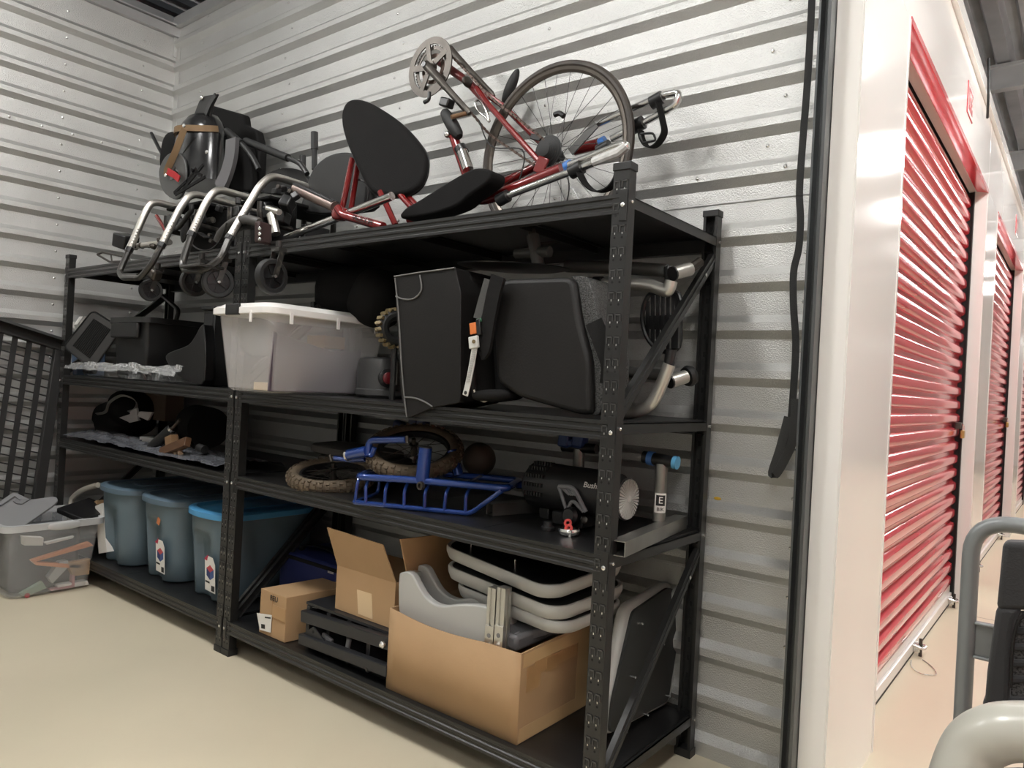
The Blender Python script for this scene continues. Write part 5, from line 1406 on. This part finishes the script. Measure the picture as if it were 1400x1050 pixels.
# tape on the right side, corner tape
TPN = mat('clear_tape', (.52, .35, .18), .25)
MB().slab([(X1 + .0004, Y0 + .01, ztr - .006), (X1 + .0004, Y1 - .01, ztb - .006), (X1 + .0004, Y1 - .01, ztb - .05), (X1 + .0004, Y0 + .01, ztr - .045)], (.0005, 0, 0)).build('tape', TPN, GC, smooth=None)
MB().slab([(X1 + .0004, Y0 + .005, z0 + .003), (X1 + .0004, Y1 - .003, z0 + .003), (X1 + .0004, Y1 - .003, z0 + .045), (X1 + .0004, Y0 + .005, z0 + .045)], (.0005, 0, 0)).build('tape', TPN, GC, smooth=None)
MB().slab([(X1 + .0004, Y1 - .07, z0 + .045), (X1 + .0004, Y1 - .003, z0 + .045), (X1 + .0004, Y1 - .003, ztb - .05), (X1 + .0004, Y1 - .07, ztb - .05)], (.0005, 0, 0)).build('tape', TPN, GC, smooth=None)
for k, (a, b, c, d) in enumerate(((.03, .10, .085, .15), (.07, .30, .085, .115), (.13, .19, .10, .135))): MB().bx(X1 + .0010, X1 + .0014 + .0005 * k, Y0 + a, Y0 + b, ztr - d + .02 + a * .2, ztr - c + .03 + a * .2).build('brown_tape', TAPE, GC, smooth=None)
MB().bx(X0 + .28, X0 + .33, Y0 - .0075, Y0 - .0068, z0 + .19, z0 + .235).build('brown_tape', TAPE, GC, smooth=None)

# grey side panels
GPT = [(545, 790), (549, 783), (557, 782), (564, 787), (571, 800), (580, 815), (592, 825), (606, 829), (622, 827), (645, 827), (664, 830), (674, 838), (679, 852), (678, 886), (660, 905), (560, 880), (546, 845)]


def side_panel(label, y, dx, dy, mt):
    out = spl(L2([(a + dx, b + dy) for a, b in GPT], y), 3, True)
    return MB().slab(out, (0, .03, 0)).build('seat_side_panel', mt, bev=.011, seg=4, label=label, cat='seat part', group='grey seat side panels in the large box')


side_panel('nearest curved light grey seat side panel in the large box', .05, 0, 0, GREYP)
side_panel('curved light grey seat side panel behind the nearest one', .125, 20, -9, GREYP)


def extrusion(label, pxt, y):
    a = P(pxt, 803, y=y); b = P(pxt, 889, y=y); w_ = .032; h_ = w_ / 2; pr = []
    for sx, sy in ((1, 1), (-1, 1), (-1, -1), (1, -1)): pass
    q = [(-h_, -h_), (-.004, -h_), (-.004, -h_ + .005), (.004, -h_ + .005), (.004, -h_), (h_, -h_), (h_, -.004), (h_ - .005, -.004), (h_ - .005, .004), (h_, .004), (h_, h_), (.004, h_), (.004, h_ - .005), (-.004, h_ - .005), (-.004, h_), (-h_, h_), (-h_, .004), (-h_ + .005, .004), (-h_ + .005, -.004), (-h_, -.004)]
    t = thing('aluminium_post', label, 'metal post', (a.x, y, b.z), 'aluminium posts in the large box')
    MB().slab([V(a.x + u, y + v_, b.z - .06) for u, v_ in q], (0, 0, a.z - b.z + .06)).build('profile', ALU, t, smooth=None)
    MB().slab([V(a.x + u * .98, y + v_ * .98, a.z) for u, v_ in ((-h_, -h_), (h_, -h_), (h_, h_), (-h_, h_))], (0, 0, .001)).build('cut_end', STE, t, smooth=None)
    zc = P(pxt, 868, y=y).z
    MB().bx(a.x - h_ - .001, a.x + h_ + .001, y - h_ - .003, y - h_, zc - .035, zc + .03).build('slide_plate', ALU, t, smooth=None, bev=.001)
    MB().lathe([(.007, 0), (.007, .001)], V(a.x, y - h_ - .003, zc), (0, -1, 0), 12).build('plate_hole', GREYD, t)
    MB().slab([V(a.x - .008, y - h_ - .0035, zc - .028), V(a.x + .008, y - h_ - .0035, zc - .028), V(a.x + .008, y - h_ - .0035, zc - .016)], (0, .0005, 0)).build('arrow_mark', PAPER, t, smooth=None)


extrusion('left aluminium slotted post standing in the large box', 677, .028 + .02)
extrusion('right aluminium slotted post standing in the large box', 690, .028 + .022)
b_ = thing('aluminium_post', 'short aluminium post end at the left corner of the large box', 'metal post', tuple(P(568, 800, y=.10)))
q = P(568, 783, y=.10); MB().box(q - V(0, 0, .05), (.03, .03, .11)).build('profile', ALU, b_, smooth=None)


# stacked trays
def tray(label, pts, y_front, th, dpt, tilt):
    """pts: pixel points along the front underside edge"""
    t = thing('seat_tray', label, 'seat part', tuple(P(*pts[len(pts) // 2], y=y_front)), 'grey seat trays stacked in the large box')
    return t


def stack_tray(k, label, c, R, sx, sy, th):
    t = thing('seat_tray', label, 'seat part', tuple(c), 'grey seat trays stacked in the large box')
    ol = rrect(sx, sy, .07, 6)
    Q = lambda s, z: [c + R @ V(a * s, b * s, z) for a, b in ol]
    MB().loft([Q(.90, -th), Q(.97, -th * .8), Q(1.0, -th * .3), Q(1.0, 0), Q(.985, th * .12), Q(.955, th * .12), Q(.95, -.004)]).build('tray', GREYP, t, smooth=50)
    MB().slab(Q(.945, -.003), R @ V(0, 0, .006)).build('tray_base', PLAS, t, smooth=None)
    for a, b in ((-.6, -.7), (.25, -.75), (.6, .6), (-.5, .6)):
        p = c + R @ V(a * sx, b * sy, .002); MB().cyl(p, p + R @ V(0, 0, .028), .003, 8).build('stud', ZINC, t)
    return t


R_ = rot(5, 3, -6)
cz = P(735, 800, y=.10).z
stack_tray(0, 'topmost grey rimmed black seat tray in the large box', V(-.47, .29, P(720, 790, y=.06).z + .012), rot(6, 3.5, -8), .27, .19, .045)
stack_tray(1, 'middle grey rimmed seat tray in the large box', V(-.455, .285, P(720, 824, y=.06).z + .018), rot(4, 3, -6), .27, .185, .045)
stack_tray(2, 'lowest grey rimmed seat tray in the large box', V(-.43, .28, P(720, 850, y=.06).z + .02), rot(3, 2, -5), .25, .17, .04)
UB = thing('moulded_seat', 'dark grey moulded seat base lying under the grey trays', 'seat part', tuple(P(740, 880, y=.15)))
GD2 = mat('mid_grey_plastic', (.11, .11, .115), .42)
zq = P(730, 868, y=.10).z
MB().box((-.455, .2, zq - .02), (.25, .26, .05), rot(3, 2, -5)).build('base_plate', GD2, UB, bev=.012)
MB().bar(P(706, 872, y=.10), P(800, 843, y=.33), .04, .03).build('side_rail', GD2, UB, bev=.006)
MB().tube(L2([(704, 866), (707, 873)], .09), .018, 12).build('pivot_boss', GD2, UB)
MB().box((-.50, .20, z0 + .06), (.3, .2, .11)).build('lower_block', PLAS, UB, bev=.01)
m_ = MB().bar(P(760, 857, y=.2), P(798, 838, y=.33), .03, .035); m_.build('ribbed_pad', RUB, UB, bev=.005)

# leaning seat board at the right end
LB = thing('seat_board', 'grey edged black seat board leaning at the right end of the bottom shelf', 'seat board', tuple(P(860, 1000, x=-.10)))
o_ = V(-.105, .3, .4); nn = V(1, 0, .10).normalized()
blk = [PP(a, b, o_, nn) for a, b in ((866, 836), (914, 803), (936, 812), (931, 850), (914, 958), (834, 1003), (838, 960))]
MB().slab(fillet(blk, .02, 3, True), -nn * .01).build('board', mat('black_board', (.025, .026, .025), .6, var=.2, vs=8), LB, smooth=None)
gry = [PP(a, b, o_ - nn * .0101, nn) for a, b in ((855, 829), (912, 796), (942, 806), (936, 850), (917, 962), (829, 1008), (833, 960))]
MB().slab(fillet(gry, .04, 4, True), -nn * .035).build('padded_edge', GREYP, LB, bev=.016, seg=4)
for a, b in ((872, 852), (933, 818), (911, 951), (851, 1000), (862, 925), (902, 880), (880, 976)):
    p = PP(a, b, o_, nn); MB().cyl(p, p + nn * .018, .0035, 8).build('stud', ZINC, LB)

# ------------------------------------------------------------------ floor: clear bin, black grate
CLB = mat('clear_bin_plastic', (.70, .72, .74), .08, 0, alpha=.17)
CLR2 = mat('bin_rim_plastic', (.60, .61, .61), .25, 0, alpha=.85)
CBN = thing('clear_bin', 'clear plastic bin full of odds and ends on the floor', 'bin', (-3.38, -.19, 0))
bx0, bx1, by0, by1 = -3.60, -3.145, -.415, .035
zt = P(60, 716, x=bx1).z
rbin(CBN, bx0, bx1, by0, by1, .002, zt, .035, .05, .003, CLB, 0)
cxx, cyy = (bx0 + bx1) / 2, (by0 + by1) / 2; hx_, hy_ = (bx1 - bx0) / 2, (by1 - by0) / 2
o = rrect(hx_ + .018, hy_ + .018, .06); i = rrect(hx_ - .002, hy_ - .002, .05)
Zq = lambda q, z: [V(cxx + a, cyy + b, z) for a, b in q]
MB().loft([Zq(o, zt - .03), Zq(o, zt + .002), Zq(i, zt + .004), Zq(i, zt - .03), Zq(o, zt - .03)], cap=False).build('rim', CLR2, CBN, smooth=40)
MB().ell((bx1 + .016, cyy + .03, zt - .016), (.012, .08, .022), e=.7).build('handle', CLR2, CBN)
GLID = mat('grey_lid', (.20, .20, .205), .45)
LD = thing('foot_cover', 'grey moulded cover lying slanted on the clear bin', 'cover', tuple(P(40, 715, x=-3.35)))
o_ = P(45, 700, x=-3.34); nn = V(.45, -.30, .84).normalized()
out = fillet([PP(a, b, o_, nn) for a, b in ((-40, 712), (0, 685), (19, 672), (42, 683), (76, 678), (80, 684), (74, 690), (28, 722), (-5, 726), (-40, 735))], .02, 3, True)
MB().slab(out, -nn * .012).build('cover', GLID, LD, smooth=None, bev=.003)
MB().tube([p for p in [PP(a, b, o_ + nn * .006, nn) for a, b in ((0, 691), (20, 678), (28, 684))]], .006, 8).build('raised_rib', GLID, LD)
MB().slab([PP(a, b, o_ + nn * .002, nn) for a, b in ((18, 686), (26, 682), (42, 683), (30, 690), (22, 689))], nn * .006).build('recess', GREYD, LD, bev=.002)
# odds and ends in the bin
XI = bx1 - .045
OR = mat('orange_plastic', (.62, .24, .10), .45)
for k, (nm, lb, q, mt, cat) in enumerate((
        ('orange_strip', 'long orange plastic strip rising to the right in the clear bin', [(42, 766), (122, 741), (128, 746), (46, 769)], OR, 'strip'),
        ('orange_strip', 'orange plastic strip lying flat in the clear bin', [(44, 768), (112, 772), (110, 778), (50, 773)], OR, 'strip'),
        ('white_card', 'small off-white card box in the clear bin', [(32, 734), (60, 735), (59, 746), (33, 746)], PAPER, 'card'),
        ('paper_sheet', 'folded off-white paper in the clear bin', [(62, 742), (102, 733), (100, 736), (64, 745)], PAPER, 'paper'),
        ('plastic_hose', 'pale pink folded hose at the bottom of the clear bin', [(68, 806), (98, 800), (100, 778), (103, 778), (102, 805), (70, 810)], mat('pink_plastic', (.45, .22, .22), .5), 'hose'),
        ('white_scoop', 'light grey scoop lying in the clear bin', [(66, 790), (82, 768), (93, 766), (95, 774), (72, 798)], GREYP, 'scoop'),
        ('green_gadget', 'pale green gadget with a red button in the clear bin', [(28, 812), (58, 795), (64, 804), (40, 820), (30, 822)], mat('pale_green', (.28, .36, .28), .5), 'gadget'),
        ('brown_envelope', 'brown paper bits stacked in the clear bin', [(92, 770), (124, 764), (122, 785), (100, 788)], CARD, 'paper'),
        ('white_papers', 'stack of white papers low in the clear bin', [(78, 800), (120, 794), (121, 812), (80, 816)], PAPER, 'paper'))):
    pts_ = [P(a, b, x=XI - .002 * (k % 3)) for a, b in q]
    for p in pts_: p.z = max(p.z, .012)
    MB().slab(pts_, (-.03 - .008 * (k % 3), 0, 0)).build(nm, mt, smooth=None, bev=.002, label=lb, cat=cat)
MB().lathe([(.012, 0), (.012, .003)], P(37, 814, x=XI + .002), (1, 0, 0), 12).build('red_button', mat('button_red', (.4, .05, .06), .5), bpy.data.objects['green_gadget'])
MB().bx(bx0 + .05, XI - .06, by0 + .06, by1 - .06, .008, zt - .06).build('dark_contents', mat('murky_cloth', (.10, .105, .11), .9, var=.4, vs=9), label='grey cloth filling the back of the clear bin', cat='cloth', bev=.03)
MB().box(P(118, 698, x=-3.3), (.2, .2, .03), rot(10, 12, 20)).build('black_gadget', PLAS, bev=.006, label='flat black gadget on the right rim of the clear bin', cat='gadget')

# black grate leaning on the left wall
GR = thing('plastic_grate', 'black plastic grate panel leaning against the left wall', 'grate', tuple(P(20, 800, x=-3.66)))
o_ = P(88, 465, x=-3.80); p2 = P(57, 682, x=-3.68)
ed = (o_ - p2).normalized(); nn = ed.cross(V(0, 1, .02)).normalized()
if nn.x < 0: nn = -nn
GBL = mat('grate_black', (.014, .014, .014), .5)
p0 = PP(0, 437, o_, nn)
hz = (o_ - p0).normalized()       # toward the right along the top edge
dn = (p2 - o_).normalized()
Wd = 1.05; Ht = (o_.z - .004) / -dn.z
def G(u, v, d=0): return o_ - hz * u + dn * v + nn * d
MB().slab([G(0, 0), G(Wd, 0), G(Wd, .075), G(0, .075)], nn * .04).build('top_frame', GBL, GR, smooth=None, bev=.004)
MB().slab([G(0, .0, .04), G(Wd, .0, .04), G(Wd, .03, .10), G(.05, .03, .10)], nn * .006).build('top_lip', GBL, GR, smooth=None)
MB().slab([G(0, .075), G(.055, .075), G(.055, Ht), G(0, Ht)], nn * .04).build('side_frame', GBL, GR, smooth=None, bev=.004)
MB().slab([G(Wd - .055, .075), G(Wd, .075), G(Wd, Ht), G(Wd - .055, Ht)], nn * .04).build('side_frame', GBL, GR, smooth=None, bev=.004)
MB().slab([G(.095, Ht - .08), G(Wd - .095, Ht - .08), G(Wd - .095, Ht), G(.095, Ht)], nn * .04).build('bottom_frame', GBL, GR, smooth=None, bev=.004)
pitch = .0735
k = 0; u = .055 + .040
while u < Wd - .11:
    MB().slab([G(u, .075, .006), G(u + .028, .075, .006), G(u + .028, Ht - .08, .006), G(u, Ht - .08, .006)], nn * .008).build('bar', GBL, GR, smooth=None); u += pitch
v_ = .115
while v_ < Ht - .1:
    MB().slab([G(.05, v_, .002), G(Wd - .05, v_, .002), G(Wd - .05, v_ + .007, .002), G(.05, v_ + .007, .002)], nn * .006).build('rung', GBL, GR, smooth=None); v_ += .047
# ------------------------------------------------------------------ hanging strap, wall mark
WS_ = thing('pull_strap', 'long black webbing strap hanging beside the door track', 'strap', tuple(P(1062, 648, y=.60)))
q = spl(L2([(1126, -420), (1118, -200), (1110, 0), (1104, 110), (1097, 200), (1093, 262), (1094.5, 300), (1092, 340), (1085, 372), (1085, 420), (1088, 470), (1085, 530), (1080, 585), (1070, 620), (1062, 648)], .58), 5)
MB().strap(q, .021, .003, (1, .15, .05)).build('webbing', mat('black_webbing', (.018, .018, .018), .75, bump=.5, bs=500), WS_)
q = spl(L2([(1088, 545), (1084, 600), (1073, 628), (1061, 648), (1056, 646), (1066, 615), (1078, 570)], .572), 4)
MB().strap(q, .026, .003, (1, .3, .1)).build('end_loop', mat('black_loop', (.03, .03, .03), .7, bump=.5, bs=400), WS_)
p = P(982, 682, y=YB - .012)
m_ = MB().ell(P(981, 681.5, y=YB - .0005), (.013, .0015, .0055)).build('paint_mark', mat('yellow_paint', (.55, .33, .02), .6), wb)
# ------------------------------------------------------------------ door hardware
BRASS = mat('brass', (.45, .32, .12), .3, .9)
for k, (px, py, lab) in enumerate(((1315, 588, 'brass padlock on the latch of the nearest red door'), (1376, 577, 'brass padlock on the latch of the second red door'))):
    yk = (3.50, 6.62)[k]
    c = P(px, py, y=yk); c.x = .385; zc = c.z
    t = thing('padlock', lab, 'padlock', (c.x, yk, zc - .05), 'brass padlocks on the red doors')
    MB().bx(c.x, c.x + .022, yk - .03, yk + .03, zc - .05, zc + .0).build('lock_body', BRASS, t, bev=.006)
    MB().tube(fillet([(c.x + .011, yk - .02, zc), (c.x + .011, yk - .02, zc + .035), (c.x + .011, yk + .02, zc + .035), (c.x + .011, yk + .02, zc)], .018), .005, 8).build('shackle', CHROME, t)
    MB().bx(.36, .39, yk - .06, yk + .02, zc + .005, zc + .045).build('hasp', CRANKM, DOORS[k], bev=.003)
for k, (y_, d) in enumerate(((2.33, 0), (3.46, 0), (4.75, 1), (6.55, 1))):
    m_ = MB().tube(fillet([(SX, y_ - .03, .055), (SX + .05, y_ - .03, .045), (SX + .05, y_ + .03, .045), (SX, y_ + .03, .055)], .02), .007, 8); m_.build('floor_latch', ZINC, DOORS[d])
    MB().bx(SX, SX + .03, y_ - .02, y_ + .02, .02, .055).build('latch_block', ZINC, DOORS[d], bev=.003)
    MB().cyl((SX + .03, y_, .0), (SX + .03, y_, .085), .008, 8).build('latch_pin', CRANKM, DOORS[d])
MB().tube(spl([(SX + .05, 2.27, .004), (SX + .10, 2.20, .004), (SX + .13, 2.10, .004), (SX + .08, 2.06, .004), (SX + .03, 2.12, .004), (SX + .01, 2.22, .004)], 4), .0025, 6).build('wire_tie', ZINC, DOORS[0])

# ------------------------------------------------------------------ cart with chair in the hall
CG = mat('grey_cart_paint', (.20, .21, .21), .4, .2, var=.12, vs=7)
yh = .10
KT = thing('platform_cart', 'grey steel platform cart with a bent tube handle in the hall', 'cart', (1.15, -.3, 0))
tl = P(1337, 712, y=yh); xl_ = P(1322, 860, y=yh).x; xr_ = xl_ + .62; ztop = P(1372, 716, y=yh).z
lg = P(1312, 970, y=yh)
MB().tube(fillet([(xl_, yh + .0, .20), (xl_, yh, ztop), (xr_, yh, ztop), (xr_, yh, .20)], .075, 8), .0165, 16).build('handle', CG, KT)
za, zb2 = P(1330, 848, y=yh).z, P(1330, 898, y=yh).z
MB().bx(xl_ + .014, xr_ - .014, yh - .004, yh + .004, zb2, za).build('handle_panel', CG, KT, bev=.003)
MB().bx(xl_ + .014, xr_ - .014, yh - .012, yh + .006, za - .006, za).bx(xl_ + .014, xr_ - .014, yh - .012, yh + .006, zb2, zb2 + .006).build('panel_fold', CG, KT, bev=.002)
for k in range(2): MB().bx(xl_ + .06 + .26 * k, xl_ + .28 + .26 * k, yh - .009, yh - .003, zb2 + .015, za - .015).build('panel_emboss', CG, KT, bev=.004)
MB().bx(xl_ - .02, xr_ + .02, yh - 1.15, yh + .03, .17, .20).build('deck', CG, KT, bev=.006)
for sx in (xl_ + .08, xr_ - .08):
    for sy in (yh - 1.05, yh - .08):
        w_ = MB().lathe([(.04, -.018), (.062, -.018), (.065, -.012), (.065, .012), (.062, .018), (.04, .018)], (sx, sy, .066), (1, 0, 0), 24).build('wheel', RUB, KT)
        MB().bx(sx - .03, sx - .024, sy - .03, sy + .03, .06, .17).bx(sx + .024, sx + .03, sy - .03, sy + .03, .06, .17).build('wheel_fork', ZINC, KT)
CHR = thing('mesh_chair', 'black mesh-back chair with grey moulded armrest standing on the cart', 'chair', (1.1, -.3, .2))
yc = -.07
FABC = mat('black_nylon', (.014, .014, .015), .8, sheen=.15, bump=.25, bs=260)
q = L2([(1356, 741), (1420, 744), (1420, 980), (1344, 975), (1347, 930), (1352, 800)], yc)
outer = fillet(q, .015, 3, True)
hole_t, hole_b = 850, 945
def strip(pts, nm, th=.05, mt=FABC, bev=.01): return MB().slab(L2(pts, yc), (0, th, 0)).build(nm, mt, CHR, bev=bev, seg=3)
strip([(1371, 741), (1470, 745), (1470, 838), (1362, 834)], 'back_top')
strip([(1362, 830), (1398, 832), (1388, 850), (1383, 880), (1380, 970), (1345, 970), (1349, 920), (1356, 870)], 'back_side')
strip([(1343, 955), (1470, 958), (1470, 1000), (1343, 998)], 'back_bottom')
MB().tube(spl(L2([(1408, 838), (1395, 846), (1388, 862), (1384, 890), (1382, 940)], yc - .004)), .0028, 6).build('seam_piping', VINYL, CHR)
MB().slab(L2([(1372, 836), (1470, 836), (1470, 960), (1372, 960)], yc + .02), (0, .008, 0)).build('mesh_panel', mat('chair_mesh', (.02, .02, .02), .7, bump=1, bs=300, var=.8, vs=260, col2=(.09, .09, .09), thr=(.5, .56)), CHR, smooth=None)
for a in (862, 884, 906, 928): MB().tube(L2([(1374, a), (1470, a + 3)], yc + .015), .007, 8).build('back_rib', FABC, CHR)
PUT = mat('putty_grey_vinyl', (.42, .41, .36), .30, 0, coat=.15, var=.03, vs=5)
ya = -.42
arm = spl([P(1288, 1160, y=ya - .05), P(1306, 1085, y=ya - .02), P(1328, 1026, y=ya), P(1362, 1003, y=ya + .0), P(1410, 1000, y=ya + .0), P(1480, 1006, y=ya)], 6)
MB().tube(arm, [.047] * len(arm), 24, flat=((0, 1, 0), .86)).build('armrest', PUT, CHR, smooth=60)
a0 = P(1420, 1080, y=ya + .12)
MB().ell(V(a0.x + .12, ya + .2, a0.z - .12), (.22, .24, .05), e=.5).build('seat', FABC, CHR)
sz = a0.z - .16
for dx in (-.06, .3):
    for dy in (.02, .36): MB().cyl((a0.x + dx, ya + dy, sz), (a0.x + dx, ya + dy, .2005), .014, 10).build('leg', PLAS, CHR)
for dx in (-.02, .26): MB().tube([(a0.x + dx, yc + .02, a0.z - .12), (a0.x + dx, yc + .03, P(1400, 950, y=yc).z)], .012, 8).build('back_post', PLAS, CHR)
MB().tube([arm[0], V(arm[0].x + .02, ya, sz)], .016, 10).build('arm_post', PLAS, CHR)
